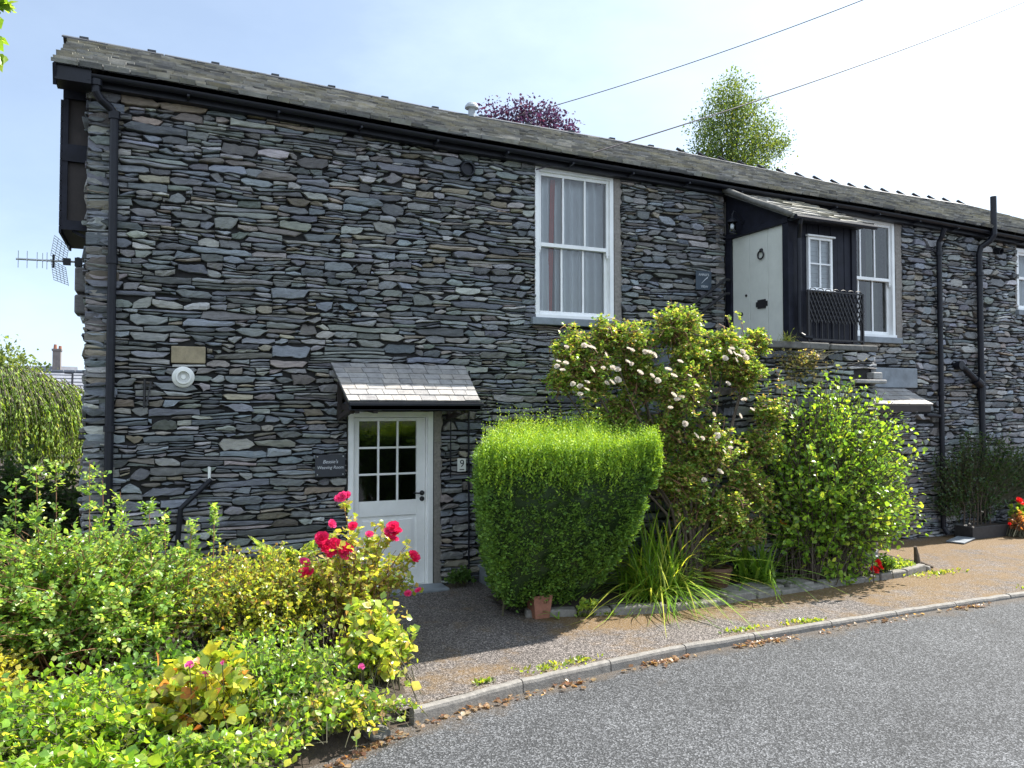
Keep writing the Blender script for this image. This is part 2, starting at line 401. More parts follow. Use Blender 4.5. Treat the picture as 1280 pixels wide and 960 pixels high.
# quoins up the left corner, long stones through the wall
rq = random.Random(3); z = 0.0
while z < 5.4:
    h = rq.uniform(.05, .17); w = rq.uniform(.22, .34)
    one_stone(wb, place_f, -3.225, -3.225+w, lambda q, z=z: z, lambda q, z=z, h=h: z+h, z, z+h, rq, .004, .86, .014)
    z += h
# the gable end
place_g = lambda y, d, z: (-3.22-d, y, z)
rubble(wb, place_g, .10, 6.2, -.06, lambda y: 5.45+min(y+.28, 6.5-y)*.5, [(.22, 1.35, 3.98, 5.6)], random.Random(9), .17, .55, .007, zmax=7.1)
# backing between the stones, open where windows and doors are
OPEN = [(W1[0], W1[1], W1[2], W1[3]), W2, W3, (DR[0], DR[1], -.2, DR[3]), (5.0, 6.17, 3.0, 5.15)]
bx = sorted({-3.2, 17.0, *[o[0] for o in OPEN], *[o[1] for o in OPEN]}); bz = sorted({-.2, 5.42, *[o[2] for o in OPEN], *[o[3] for o in OPEN]})
for i in range(len(bx)-1):
    for j in range(len(bz)-1):
        cx, cz = (bx[i]+bx[i+1])/2, (bz[j]+bz[j+1])/2
        if any(o[0] < cx < o[1] and o[2] < cz < o[3] for o in OPEN): continue
        wb.add([(bx[i], .045, bz[j]), (bx[i+1], .045, bz[j]), (bx[i+1], .045, bz[j+1]), (bx[i], .045, bz[j+1])], [(0, 1, 2, 3)], 1)
for x0, x1, z0, z1 in OPEN:
    y0, y1 = .02, .45
    wb.add([(x0,y0,z0),(x1,y0,z0),(x1,y0,z1),(x0,y0,z1),(x0,y1,z0),(x1,y1,z0),(x1,y1,z1),(x0,y1,z1)],
           [(0,4,5,1),(1,5,6,2),(2,6,7,3),(3,7,4,0)], 2)
wb.add([(-3.2, .02, -.2), (-3.2, 6.2, -.2), (-3.2, 6.2, 5.6), (-3.2, 3.1, 7.0), (-3.2, .02, 5.45)], [(0, 4, 3, 2, 1)], 1)
wb.add([(17, .02, -.2), (17, 6.2, -.2), (17, 6.2, 5.2), (17, 3.1, 6.5), (17, .02, 5.1)], [(0, 1, 2, 3, 4)], 1)
wb.add([(-3.2, 6.2, -.2), (17, 6.2, -.2), (17, 6.2, 5.2), (-3.2, 6.2, 5.6)], [(0, 1, 2, 3)], 1)
# lime mortar margins beside the openings
def margin(x0, x1, z0, z1, r):
    n = int((z1-z0)/.05); L = [(x0, -.004+r.uniform(-.003, .003), z0+(z1-z0)*i/n) for i in range(n+1)]
    Rr = [(x1+r.uniform(-.02, .02), .004+r.uniform(-.004, .004), z0+(z1-z0)*i/n) for i in range(n+1)]
    wb.add(L+Rr, [(i, n+1+i, n+2+i, i+1) for i in range(n)], 2)
rm = random.Random(2)
margin(W1[1]+.002, W1[1]+.12, W1[2]-.02, 5.45, rm); margin(W2[1]+.002, W2[1]+.16, W2[2]-.02, 5.4, rm); margin(DR[1]+.002, DR[1]+.1, 0, DR[3], rm)
margin(W3[0]-.05, W3[0]-.002, W3[2], 5.3, rm); margin(4.80, 4.95, 3.05, 5.3, rm)
wall = wb.build('wall', [M['stone'], M['joint'], M['mortar']], cottage, attr=True)
b = MB(); b.box(-2.41, -2.07, -.035, .05, 2.62, 2.80); b.build('sandstone_block', M['tan'], cottage, .01)
# bond stones sticking out of the gable corner
b = MB()
for z0, z1, x in ((3.36, 3.62, -3.34), (3.13, 3.33, -3.34)):
    b.cur = (.12, .115, .115); b.box(x, -3.18, .25, .6, z0, z1)
b.build('bond_stone', M['stone'], cottage, .02, attr=True)
# rooms behind the openings (dark, closed)
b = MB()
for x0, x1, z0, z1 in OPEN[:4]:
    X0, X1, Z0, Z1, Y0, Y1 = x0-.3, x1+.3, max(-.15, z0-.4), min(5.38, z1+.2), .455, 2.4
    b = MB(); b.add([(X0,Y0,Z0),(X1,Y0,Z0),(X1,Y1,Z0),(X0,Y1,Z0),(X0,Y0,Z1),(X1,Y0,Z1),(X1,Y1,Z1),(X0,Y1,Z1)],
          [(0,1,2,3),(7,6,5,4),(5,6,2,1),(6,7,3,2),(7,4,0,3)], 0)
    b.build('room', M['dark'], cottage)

# ---- roof
ROOF_C = [(.22,.22,.215),(.19,.19,.188),(.26,.257,.245),(.27,.262,.24),(.225,.225,.205),(.12,.12,.12)]
def rp(x, u, h=0):
    e, r_ = EAVE(x), RIDGE(x); s0, s1 = .28, -3.0
    n = Vector((0, -(r_-e), 3.28)).normalized()
    return Vector((x, -s0+u*(s0-s1), e+(r_-e)*u)) + n*h
rb = MB(); rr = random.Random(21)
u = 0; row = 0
while u < .985:
    g = (.046 - .016*u); x = -3.52 + rr.uniform(-.02, .02) - .16*u
    while x < 18.2:
        w = rr.uniform(.12, .30); x1 = x+w
        j0, j1 = rr.uniform(-.006, .006), rr.uniform(-.006, .006); t = rr.uniform(.022, .05); lift = rr.uniform(0, .02)
        u0a, u0b, u1 = max(u+j0, -.004), max(u+j1, -.004), min(u+g*1.7, 1.0)
        kk = rr.uniform(.6, 1.3); rb.cur = tuple(c*kk for c in rr.choice(ROOF_C))
        A = [rp(x+.004, u0a, .005), rp(x1-.004, u0b, .005), rp(x+.004, u0a, t+lift), rp(x1-.004, u0b, t+lift+rr.uniform(-.004, .004)), rp(x+.004, u1, .002), rp(x1-.004, u1, .002)]
        rb.add(A, [(0, 1, 3, 2), (2, 3, 5, 4), (0, 2, 4), (1, 5, 3)], 0)
        x = x1
    u += g; row += 1
n = 44
for side in (0, 1):
    xs = [-3.5+21.5*i/n for i in range(n+1)]
    if side == 0:
        A = [rp(x, 0, -.004) for x in xs]; B = [rp(x-.0, 1, -.004) for x in xs]; fs = [(i, i+1, n+2+i, n+1+i) for i in range(n)]
    else:
        A = [rp(x, 1, .004) for x in xs]; B = [Vector((x, 6.5, EAVE(x))) for x in xs]; fs = [(i, i+1, n+2+i, n+1+i) for i in range(n)]
    rb.cur = (.16, .165, .165); rb.add(A+B, fs, 0)
roof = rb.build('roof', M['roof'], cottage, attr=True)
# ridge stones; from the middle on a row of them stands up at a slant
b = MB(); x = -3.76; rr = random.Random(4); i = 0
while x < 18:
    w = .42; z0, z1 = RIDGE(x), RIDGE(x+w)
    for sy in (-1, 1):
        b.cur = (.05, .053, .06)
        y0 = 3.0; q = [(x, y0, z0+.05), (x+w-.01, y0, z1+.05), (x+w-.01, y0+sy*.15, z1-.025), (x, y0+sy*.15, z0-.025)]
        q2 = [(p[0], p[1], p[2]+.02) for p in q]
        b.add(q+q2, [(0,1,2,3),(4,5,6,7),(0,1,5,4),(2,3,7,6),(1,2,6,5),(3,0,4,7)], 0)
    if x < 6.2:
        if i % 2 == 0: b.box(x+.2, x+.31, 2.95, 3.05, RIDGE(x+.27)+.03, RIDGE(x+.27)+.078)
    x += w; i += 1
x = 6.4
while x < 14.6:
    z0 = RIDGE(x)+.05
    b.cur = (.05, .05, .06)
    b.bar((x+.16, 2.97, z0-.03), (x-.05, 3.03, z0+.08), .06, .02, upv=(0, .2, 1))
    x += .49
b.build('ridge', M['slate'], roof, attr=True)
b = MB(); fx, fy = 2.13, 2.86; fz = 6.86
b.lathe([(.075, 0), (.075, .09)], (fx, fy, fz-.03), n=16, mi=1)
b.lathe([(.058, 0), (.058, .24)], (fx, fy, fz), n=16); b.lathe([(.06, 0), (.115, .015), (.11, .05), (.08, .09), (.03, .115), (.005, .12)], (fx, fy, fz+.2), n=18)
b.build('flue_pipe', [M['lead'], M['black']], roof, smooth=False)

# ---- eaves: fascia, gutter, barge board
xs = [-3.5+21.3*i/60 for i in range(61)]
b = MB()
for i in range(60):
    for (ya, za, yb, zb) in ((-.12, -.035, -.12, -.125), (-.12, -.125, .03, -.125)):
        p = [(xs[i], ya, EAVE(xs[i])+za), (xs[i+1], ya, EAVE(xs[i+1])+za), (xs[i+1], yb, EAVE(xs[i+1])+zb), (xs[i], yb, EAVE(xs[i])+zb)]
        b.add(p, [(0, 3, 2, 1)], 0)
b.box(-3.50, -3.18, -.25, .03, 5.39, 5.555)
b.build('fascia', M['black'], cottage)
b = MB(); prof = [(.046*math.cos(R(a)), .046*math.sin(R(a))) for a in range(180, 361, 20)]
for i in range(60):
    ga, gb_ = EAVE(xs[i])-.035, EAVE(xs[i+1])-.035
    A = [(xs[i], -.195+p, ga+q) for p, q in prof]; B = [(xs[i+1], -.195+p, gb_+q) for p, q in prof]; k = len(prof)
    b.add(A+B, [(j, j+1, k+j+1, k+j) for j in range(k-1)], 0)
    A = [(xs[i], -.195+p*.86, ga+q*.86) for p, q in prof]; B = [(xs[i+1], -.195+p*.86, gb_+q*.86) for p, q in prof]
    b.add(A+B, [(j+1, j, k+j, k+j+1) for j in range(k-1)], 0)
for x in np.arange(-3.2, 17.5, .92): b.box(x-.012, x+.012, -.255, -.118, EAVE(x)-.11, EAVE(x)-.088)
b.build('gutter', M['black'], cottage)
b = MB()
for sgn, ya, yb in ((1, -.26, 3.0), (-1, 6.5, 3.0)):
    A = Vector((-3.5, ya, EAVE(-3.5)-.11)); B = Vector((-3.6, yb, RIDGE(-3.6)-.11)); b.bar(A, B, .03, .2)
b.build('barge_board', M['navy'], cottage)

def pipe(name, pts, r, parent, mat=None, clips=(), n=12):
    b = MB(); b.tube(pts, r, n)
    for p, q in clips:
        b.tube([p, q], r*1.35, n)
    return b.build(name, mat or M['black'], parent, smooth=False)
gz = EAVE(-3.2)
pipe('downpipe', [(-3.14, -.195, gz-.12), (-3.14, -.195, gz-.2), (-3.10, -.17, gz-.26), (-3.02, -.11, gz-.31), (-2.975, -.085, gz-.36), (-2.975, -.085, 3.5), (-2.985, -.085, .05)], .042, cottage,
     clips=[((-3.14, -.195, gz-.14), (-3.14, -.195, gz-.08)), ((-2.975, -.085, gz-.42), (-2.975, -.085, gz-.34)), ((-2.977, -.085, 3.62), (-2.977, -.085, 3.7)), ((-2.98, -.085, 1.9), (-2.98, -.085, 1.96))])
pipe('downpipe', [(9.4, -.195, EAVE(9.4)-.12), (9.4, -.15, EAVE(9.4)-.25), (9.4, -.09, EAVE(9.4)-.34), (9.4, -.09, 2.5), (9.4, -.09, .16), (9.42, -.16, .05)], .042, cottage,
     clips=[((9.4, -.09, zz), (9.4, -.09, zz+.06)) for zz in (4.7, 3.5, 2.35, 1.2)])
pipe('soil_pipe', [(10.55, -.27, 5.78), (10.55, -.27, 5.12), (10.52, -.22, 5.02), (10.42, -.12, 4.92), (10.40, -.1, 4.8), (10.40, -.1, 2.3), (10.42, -.1, .05)], .05, cottage,
     clips=[((10.40, -.1, 4.42), (10.40, -.1, 4.48)), ((10.40, -.1, 2.7), (10.40, -.1, 2.25)), ((10.41, -.1, 1.2), (10.41, -.1, 1.26))])
pipe('waste_pipe', [(9.85, .02, 2.86), (9.85, -.1, 2.86), (9.95, -.12, 2.80), (10.38, -.12, 2.52)], .055, cottage,
     clips=[((9.85, -.06, 2.86), (9.85, -.15, 2.86)), ((10.22, -.12, 2.62), (10.34, -.12, 2.545))])
pipe('waste_pipe', [(9.32, -.12, 2.0), (9.05, -.08, 2.02), (9.05, .02, 2.02)], .03, cottage)
pipe('overflow_pipe', [(-2.02, .02, 1.50), (-2.02, -.05, 1.50), (-2.02, -.055, 1.37)], .016, cottage, M['plastic'])
pipe('waste_pipe', [(-2.00, -.06, 1.38), (-2.30, -.06, 1.08), (-2.34, -.06, .5)], .028, cottage)
pipe('conduit', [(.60+.36, -.05, 2.6), (.955, -.05, 1.5), (.96, -.05, .02)], .011, cottage, M['black'])
pipe('conduit', [(.72, -.05, 2.1), (.72, -.05, 1.3)], .008, cottage, M['black'])
b = MB(); b.tube([(-2.66, -.05, 2.44), (-2.66, -.06, 2.14)], .012); b.bar((-2.60, -.05, 2.42), (-2.64, -.07, 2.16), .015, .03); b.bar((-2.68, -.045, 2.38), (-2.55, -.045, 2.38), .02, .02)
b.build('wall_bracket', M['iron'], cottage)
b = MB(); b.lathe([(.112, 0), (.112, .02), (.10, .03), (.078, .03), (.076, .10), (.06, .102), (.056, .05), (.026, .05), (.024, .09), (.01, .09)], (-2.29, -.03, 2.47), (0, -1, .0), 28)
b.build('flue_terminal', M['plastic'], cottage, smooth=False)
b = MB(); b.lathe([(.095, 0), (.095, .06), (.085, .07), (.075, .07), (.07, .03), (.001, .03)], (.93, -.02, 5.1), (0, -1, 0), 20); b.build('vent', M['black'], cottage)
b = MB(); b.lathe([(.06, 0), (.06, .12), (.05, .12), (.045, .03), (.001, .03)], (10.95, -.02, 4.92), (0, -1, -.3), 14); b.build('vent', M['black'], cottage)

# ---- boxed bay under the gable verge
b = MB(); X0, X1 = -3.47, -3.2
b.box(X0+.03, X1, .29, 1.3, 4.06, 5.5, 1)
for z0, z1 in ((5.38, 5.47), (4.72, 4.90), (4.0, 4.1)): b.box(X0, X1+.01, .24, 1.33, z0, z1, 0)
b.box(X0, X0+.05, .25, .30, 4.1, 5.38, 0); b.box(X1-.03, X1+.0, .26, .30, 4.1, 5.38, 0)
for i in range(18):
    z = 4.0+i*.078; b.bar((X0-.012, .25, z), (X0-.004-.012*rr.random(), 1.32, z), .02, .07, 0)
b.bar((X0+.1, .3, 4.0), (X1, .3, 3.92), .03, .03)
b.build('gable_bay', [M['navy'], M['brown']], cottage)

# ---- sash windows
def sheet(b, x0, x1, y, z0, z1, mi=0): b.add([(x0,y,z0),(x1,y,z0),(x1,y,z1),(x0,y,z1)], [(0,1,2,3)], mi)
def drape(b, x0, x1, y, z0, z1, folds, amp, mi=0, lean=0):
    n = max(6, int(folds*8)); A = []; B = []
    for i in range(n+1):
        t = i/n; x = x0+(x1-x0)*t; d = amp*math.sin(t*folds*2*math.pi)+amp*.4*math.sin(t*folds*5.1)
        A.append((x-lean, y+d, z0)); B.append((x, y+d*.8, z1))
    b.add(A+B, [(i, i+1, n+2+i, n+1+i) for i in range(n)], mi)
def sash_window(x0, x1, z0, z1, zm, y=.0, cols=3):
    F = .062
    b = MB()
    b.box(x0+.003, x0+F, y, y+.14, z0+.003, z1-.003); b.box(x1-F, x1-.003, y, y+.14, z0+.003, z1-.003)
    b.box(x0+F, x1-F, y+.002, y+.14, z1-F*1.25, z1-.003); b.box(x0+F, x1-F, y+.002, y+.14, z0+.003, z0+F*.7)
    b.box(x0-.004, x1+.004, y-.02, y+.02, z0+.002, z0+.045)
    w = b.build('window', M['white'], cottage, .004)
    def sash(za, zb, yy, name, top, bot, st, horns):
        b = MB(); a0, a1 = x0+F, x1-F
        b.box(a0, a0+st, yy, yy+.04, za, zb); b.box(a1-st, a1, yy, yy+.04, za, zb)
        b.box(a0+st, a1-st, yy+.001, yy+.04, zb-top, zb); b.box(a0+st, a1-st, yy+.001, yy+.04, za, za+bot)
        gw = (a1-a0-2*st)
        for i in range(1, cols): c = a0+st+gw*i/cols; b.box(c-.014, c+.014, yy+.004, yy+.036, za+bot, zb-top)
        if horns:
            for hx in (a0, a1-st): 
                b.box(hx, hx+st, yy, yy+.04, za-.055, za); b.box(hx+.008, hx+st-.008, yy+.004, yy+.036, za-.085, za-.055)
        s_ = b.build(name, M['white'], w, .003)
        g = MB(); sheet(g, a0+st-.004, a1-st+.004, yy+.02, za+bot-.004, zb-top+.004); g.build('pane', M['glass'], w)
    sash(zm, z1-F*1.25, y+.03, 'upper_sash', .045, .05, .04, True)
    sash(z0+F*.7, zm+.04, y+.08, 'lower_sash', .04, .06, .045, False)
    b = MB(); b.box(x0-.07, x1+.07, y-.075, y+.1, z0-.095, z0-.002); b.build('sill', M['slab'], w, .008)
    return w
w1 = sash_window(*W1, 4.25)
b = MB(); drape(b, W1[0]+.07, W1[0]+.32, .20, 3.36, 5.2, 2.2, .035); drape(b, W1[0]+.39, W1[1]-.06, .205, 3.36, 5.2, 6.0, .05); b.build('curtain', M['curtain'], w1, smooth=True)
b = MB(); drape(b, W1[0]+.31, W1[0]+.385, .175, 3.36, 5.19, .5, .012, lean=.05); b.build('curtain', M['red'], w1, smooth=True)
b = MB(); sheet(b, W1[0]-.1, W1[1]+.1, .42, 3.2, 5.3); b.build('blind', M['curtain'], w1)
w2 = sash_window(*W2, 4.20)
b = MB(); drape(b, W2[1]-.36, W2[1]-.06, .26, 3.34, 5.1, 2.5, .022); drape(b, W2[0]+.06, W2[0]+.3, .26, 3.34, 5.1, 2, .022); b.build('curtain', M['green_curtain'], w2, smooth=True)
w3 = sash_window(*W3, 4.47, cols=2)
b = MB(); drape(b, W3[0]+.2, W3[1]-.06, .28, 3.95, 4.95, 4, .02); b.build('curtain', M['curtain'], w3, smooth=True)

# ---- ground floor door
y = .03
b = MB(); fx = .068
b.box(DR[0]+.003, DR[0]+fx, y-.025, y+.12, .0, DR[3]-.003); b.box(DR[1]-fx, DR[1]-.003, y-.025, y+.12, .0, DR[3]-.003); b.box(DR[0]+fx, DR[1]-fx, y-.023, y+.12, DR[3]-.07, DR[3]-.003)
b.box(DR[0]+fx, DR[0]+fx+.015, y+.01, y+.1, .0, DR[3]-.07); b.box(DR[1]-fx-.015, DR[1]-fx, y+.01, y+.1, .0, DR[3]-.07)
b.box(DR[0]+fx, DR[1]-fx, y-.02, y+.12, -.02, .025)
door_frame = b.build('door_frame', M['white'], cottage, .004)
b = MB(); d0, d1 = DR[0]+fx+.018, DR[1]-fx-.018; g0, g1, gz0, gz1 = -.375, .325, 1.04, 1.985; yd = y+.04
b.box(d0, g0, yd, yd+.045, .03, DR[3]-.075); b.box(g1, d1, yd, yd+.045, .03, DR[3]-.075)
b.box(g0, g1, yd+.001, yd+.045, gz1, DR[3]-.075); b.box(g0, g1, yd+.001, yd+.045, .86, gz0); b.box(g0, g1, yd+.001, yd+.045, .03, .22)
b.box(g0, g1, yd+.018, yd+.04, .22, .86)
b.box(g0+.05, g1-.05, yd+.008, yd+.03, .27, .81)
for i in (1, 2):
    c = g0+(g1-g0)*i/3; b.box(c-.012, c+.012, yd+.004, yd+.04, gz0, gz1); c = gz0+(gz1-gz0)*i/3; b.box(g0, g1, yd+.006, yd+.038, c-.012, c+.012)
door = b.build('door', M['white'], cottage, .004)
b = MB(); sheet(b, g0-.003, g1+.003, yd+.022, gz0-.003, gz1+.003); b.build('pane', M['glass'], door)
b = MB(); hx = .395
for hz in (1.115, 1.045): b.lathe([(.03, 0), (.03, .008), (.012, .012), (.012, .03)], (hx, yd, hz), (0, -1, 0), 16)
b.tube([(hx, yd-.03, 1.115), (hx-.02, yd-.045, 1.115), (hx-.12, yd-.045, 1.12)], .009); b.build('handle', M['iron'], door)
b = MB(); b.box(-.62, .62, -.32, .03, -.02, .03); b.build('doorstep', M['slab'], cottage, .012)

# ---- slate canopies over the doors
def canopy(xb0, xb1, xf0, xf1, zb, zf, s, rows, rng, light=1.0):
    c = MB()
    def P(t, u, h=0): 
        xa = xb0+(xf0-xb0)*u; xc = xb1+(xf1-xb1)*u
        nn = Vector((0, -(zb-zf), s)).normalized()
        return Vector((xa+(xc-xa)*t, -.01-s*u, zb+(zf-zb)*u)) + nn*h
    c.cur = (.1, .1, .1)
    c.add([P(0,0,-.02), P(1,0,-.02), P(1,1,-.02), P(0,1,-.02), P(0,0,0), P(1,0,0), P(1,1,0), P(0,1,0)], [(0,3,2,1),(4,5,6,7)[::-1],(0,1,5,4),(1,2,6,5),(2,3,7,6),(3,0,4,7)], 0)
    for r in range(rows):
        u1 = (r+1)/rows; u0 = max(0, r/rows-.06); t = -rng.uniform(0, .09)*(r % 2)
        while t < 1:
            w = rng.uniform(.085, .135)*1.6/(xb1-xb0); a, b_ = max(0, t), min(1, t+w)
            if 1-b_ < .03: b_ = 1
            t = t+w if b_ < 1 else 2
            if b_-a < .02: continue
            g = .0035/(xb1-xb0); hh = rng.uniform(.014, .02); uu = u1+rng.uniform(-.01, .004)
            k = rng.uniform(.82, 1.15)*light; c.cur = tuple(x*k for x in rng.choice([(.31,.295,.28),(.28,.27,.265),(.34,.315,.29),(.30,.29,.28)]))
            A = [P(a+g,uu,.002), P(b_-g,uu+rng.uniform(-.006,.006),.002), P(a+g,uu,hh), P(b_-g,uu,hh), P(a+g,u0,.004), P(b_-g,u0,.004)]
            c.add(A, [(0,1,3,2),(2,3,5,4),(0,2,4),(1,5,3)], 0)
    root = c.build('door_canopy', M['slate'], cottage, attr=True)
    return root, P
cn, P = canopy(-.73, .91, -.68, .84, 2.66, 2.215, .70, 7, random.Random(8))
b = MB()
b.box(-.66, .84, -.735, -.67, 2.115, 2.19); b.box(-.68, .86, -.775, -.72, 2.165, 2.20); b.box(-.68, .86, -.735, -.72, 2.12, 2.17)
b.build('gutter', M['black'], cn, .006)
for x in (-.58, -.38, .58): b = MB(); b.bar((x, -.70, 2.12), (x, -.0, 2.16), .05, .07); b.build('rafter', M['brown'], cn)
for x in (-.63, .70): b = MB(); b.bar((x, -.66, 2.10), (x, -.02, 2.55), .05, .05); b.bar((x, -.03, 2.0), (x, -.03, 2.6), .05, .06); b.bar((x, -.60, 2.12), (x, -.03, 2.02), .05, .05); b.build('bracket', M['brown'], cn)
cn2, P = canopy(7.05, 8.62, 7.02, 8.52, 2.46, 2.19, .60, 4, random.Random(18), .98)
b = MB(); b.box(7.05, 8.48, -.60, -.55, 2.08, 2.18); b.box(7.1, 8.4, -.5, -.03, 2.09, 2.15); b.build('bracket', M['brown'], cn2)
b = MB(); b.box(7.06, 8.88, -.06, .03, 2.465, 2.79); b.build('slate_panel', M['slab'], cottage, .015)
b = MB(); b.box(7.2, 8.2, -.012, .03, -.05, 2.0); b.build('ground_floor_door', M['navy'], cottage)

# ---- timber porch upstairs
PX0, PX1, PS, PZ = 4.97, 6.20, 1.25, 3.02
porch_b = MB()
for x0, x1, y0, y1 in ((PX0, PX0+.1, -PS, -PS+.11), (PX0, PX0+.09, -.13, .0), (PX1-.09, PX1, -PS, -PS+.1)): porch_b.box(x0, x1, y0, y1, PZ, 4.655)
z = lambda yy: 5.26 + yy*.479     # underside of the porch roof at y = -s
porch_b.add([(PX0+.02,-.0,4.63),(PX0+.02,-PS,4.63),(PX0+.02,-PS,z(-PS)),(PX0+.02,0,z(0)),(PX0+.07,-.0,4.63),(PX0+.07,-PS,4.63),(PX0+.07,-PS,z(-PS)),(PX0+.07,0,z(0))], [(0,3,2,1),(4,5,6,7),(0,1,5,4),(1,2,6,5),(2,3,7,6),(3,0,4,7)])
porch_b.box(PX0-.015, PX0+.08, -PS-.0, 0, 4.577, 4.645)
sw = (5.31, 5.74, 3.71, 4.42)
def front_panel(x0, x1, z0, z1):
    n = max(1, round((x1-x0)/.11)); 
    for i in range(n): a = x0+(x1-x0)*i/n; porch_b.box(a+.003, x0+(x1-x0)*(i+1)/n-.003, -PS+.02+.004*(i % 2), -PS+.05, z0, z1)
front_panel(PX0+.1, sw[0], PZ, 4.655); front_panel(sw[1], PX1-.09, PZ, 4.655); front_panel(sw[0], sw[1], PZ, sw[2]); front_panel(sw[0], sw[1], sw[3], 4.655)
porch_b.box(PX1-.06, PX1-.02, -PS+.1, 0, PZ, 4.65)
porch_b.add([(PX1-.06,0,4.65),(PX1-.06,-PS,4.645),(PX1-.06,0,z(0))], [(0,1,2)])
porch = porch_b.build('porch', M['navy'], cottage, .003)
c = MB(); rr = random.Random(31)
def Q(t, u, h=0): nn = Vector((0, -.68, 1.42)).normalized(); return Vector((4.87+(6.32-4.87)*t, .0-1.42*u, 5.30-.68*u)) + nn*h
c.cur = (.12, .12, .125); c.add([Q(0,0,-.03), Q(1,0,-.03), Q(1,1,-.03), Q(0,1,-.03), Q(0,0), Q(1,0), Q(1,1), Q(0,1)], [(0,3,2,1),(4,5,6,7)[::-1],(0,1,5,4),(1,2,6,5),(2,3,7,6),(3,0,4,7)])
for r in range(9):
    t = -rr.random()*.1
    while t < 1:
        w = rr.uniform(.1, .24); a, b_ = max(0, t), min(1, t+w); t += w
        if b_-a < .03: continue
        u1 = (r+1)/9+rr.uniform(-.02, .012); hh = rr.uniform(.02, .045)
        kk = rr.uniform(.8, 1.2); c.cur = tuple(x*kk for x in rr.choice(ROOF_C))
        A = [Q(a+.003,u1,.0), Q(b_-.003,u1+rr.uniform(-.01,.01),.0), Q(a+.003,u1,hh), Q(b_-.003,u1,hh), Q(a+.003,max(0,r/9-.08),.004), Q(b_-.003,max(0,r/9-.08),.004)]
        c.add(A, [(0,1,3,2),(2,3,5,4),(0,2,4),(1,5,3)])
c.build('porch_roof', M['roof'], porch, attr=True)
b = MB(); b.tube([Q(-.005, 0, .02), Q(-.005, .15, .035), Q(-.005, .5, .02), Q(-.005, .8, .025), Q(-.005, 1.0, .01)], [.035, .042, .036, .04, .032], 10); b.build('verge_flashing', M['landing'], porch, smooth=True)
b = MB(); b.tube([(4.90, -1.46, 4.60), (6.33, -1.46, 4.59)], .034, 8); b.box(PX0, PX1, -1.42, -PS-.005, 4.585, 4.62); b.build('gutter', M['black'], porch)
b = MB(); b.tube([(4.99, -1.46, 4.59), (4.99, -1.44, 4.53), (5.06, -1.36, 4.44), (5.09, -1.32, 4.36), (5.09, -1.32, 3.12), (5.13, -1.38, 3.06), (5.2, -1.42, 3.05)], .03, 10); b.build('downpipe', M['black'], porch)
# its white casement
b = MB(); x0, x1, z0, z1 = sw; yy = -PS-.012
b.box(x0, x0+.035, yy, yy+.05, z0, z1); b.box(x1-.035, x1, yy, yy+.05, z0, z1); b.box(x0+.035, x1-.035, yy+.001, yy+.05, z1-.035, z1); b.box(x0+.035, x1-.035, yy+.001, yy+.05, z0, z0+.035)
b.box((x0+x1)/2-.012, (x0+x1)/2+.012, yy+.006, yy+.04, z0+.035, z1-.035); b.box(x0+.035, x1-.035, yy+.008, yy+.038, (z0+z1)/2-.01, (z0+z1)/2+.01)
b.box(x0-.03, x1+.03, yy-.03, yy+.02, z1+.002, z1+.025); b.box(x0-.02, x1+.02, yy-.03, yy+.03, z0-.03, z0-.002)
b.build('casement', M['white'], porch, .003)
b = MB(); sheet(b, x0+.03, x1-.03, yy+.022, z0+.03, z1-.03); b.build('pane', M['glass'], porch)
b = MB()
for i in range(12): zz = z0+(z1-z0)*i/12; b.box(x0, x1, yy+.075, yy+.085, zz+.004, zz+(z1-z0)/12)
b.build('blind', M['curtain'], porch)
# the pale upstairs door in the side of the porch
b = MB(); y0, y1 = -PS+.11, -.13; dx = PX0+.03; planks = [(y0, y0+.30), (y0+.306, y0+.66), (y0+.666, y1)]
for a, c_ in planks: b.box(dx, dx+.045, a, c_, PZ+.01, 4.575)
b.box(dx+.02, dx+.05, y0, y1, PZ+.01, 4.575)
ud = b.build('door', M['sage'], cottage, .004)
ud['label'] = 'pale grey boarded door with black ring knocker'
b = MB(); b.box(dx-.012, dx+.06, y1+.001, y1+.022, PZ, 4.575); b.build('door_jamb', M['white'], ud)
b = MB(); ky = y0+.42
ring = [(dx-.02, ky+.055*math.cos(t), 4.24+.055*math.sin(t)) for t in np.linspace(0, 2*math.pi, 17)]
b.tube(ring, .011, 8, cap=False); b.lathe([(.03, 0), (.025, .02), (.01, .03)], (dx, ky, 4.305), (-1, 0, 0), 12); b.build('knocker', M['iron'], ud)
b = MB(); ly = y0+.42; b.box(dx-.012, dx, ly-.11, ly+.11, 3.53, 3.60); b.box(dx-.016, dx, ly-.075, ly+.075, 3.505, 3.625); b.build('letterbox', M['iron'], ud)
b = MB(); b.lathe([(.028, 0), (.028, .01), (.012, .02), (.022, .04), (.015, .05)], (dx, y1-.18, 3.47), (-1, 0, 0), 12); b.build('knob', M['iron'], ud); b = MB(); b.lathe([(.018, 0), (.018, .012)], (dx, y1-.28, 3.72), (-1, 0, 0), 12); b.build('keyhole', M['iron'], ud)

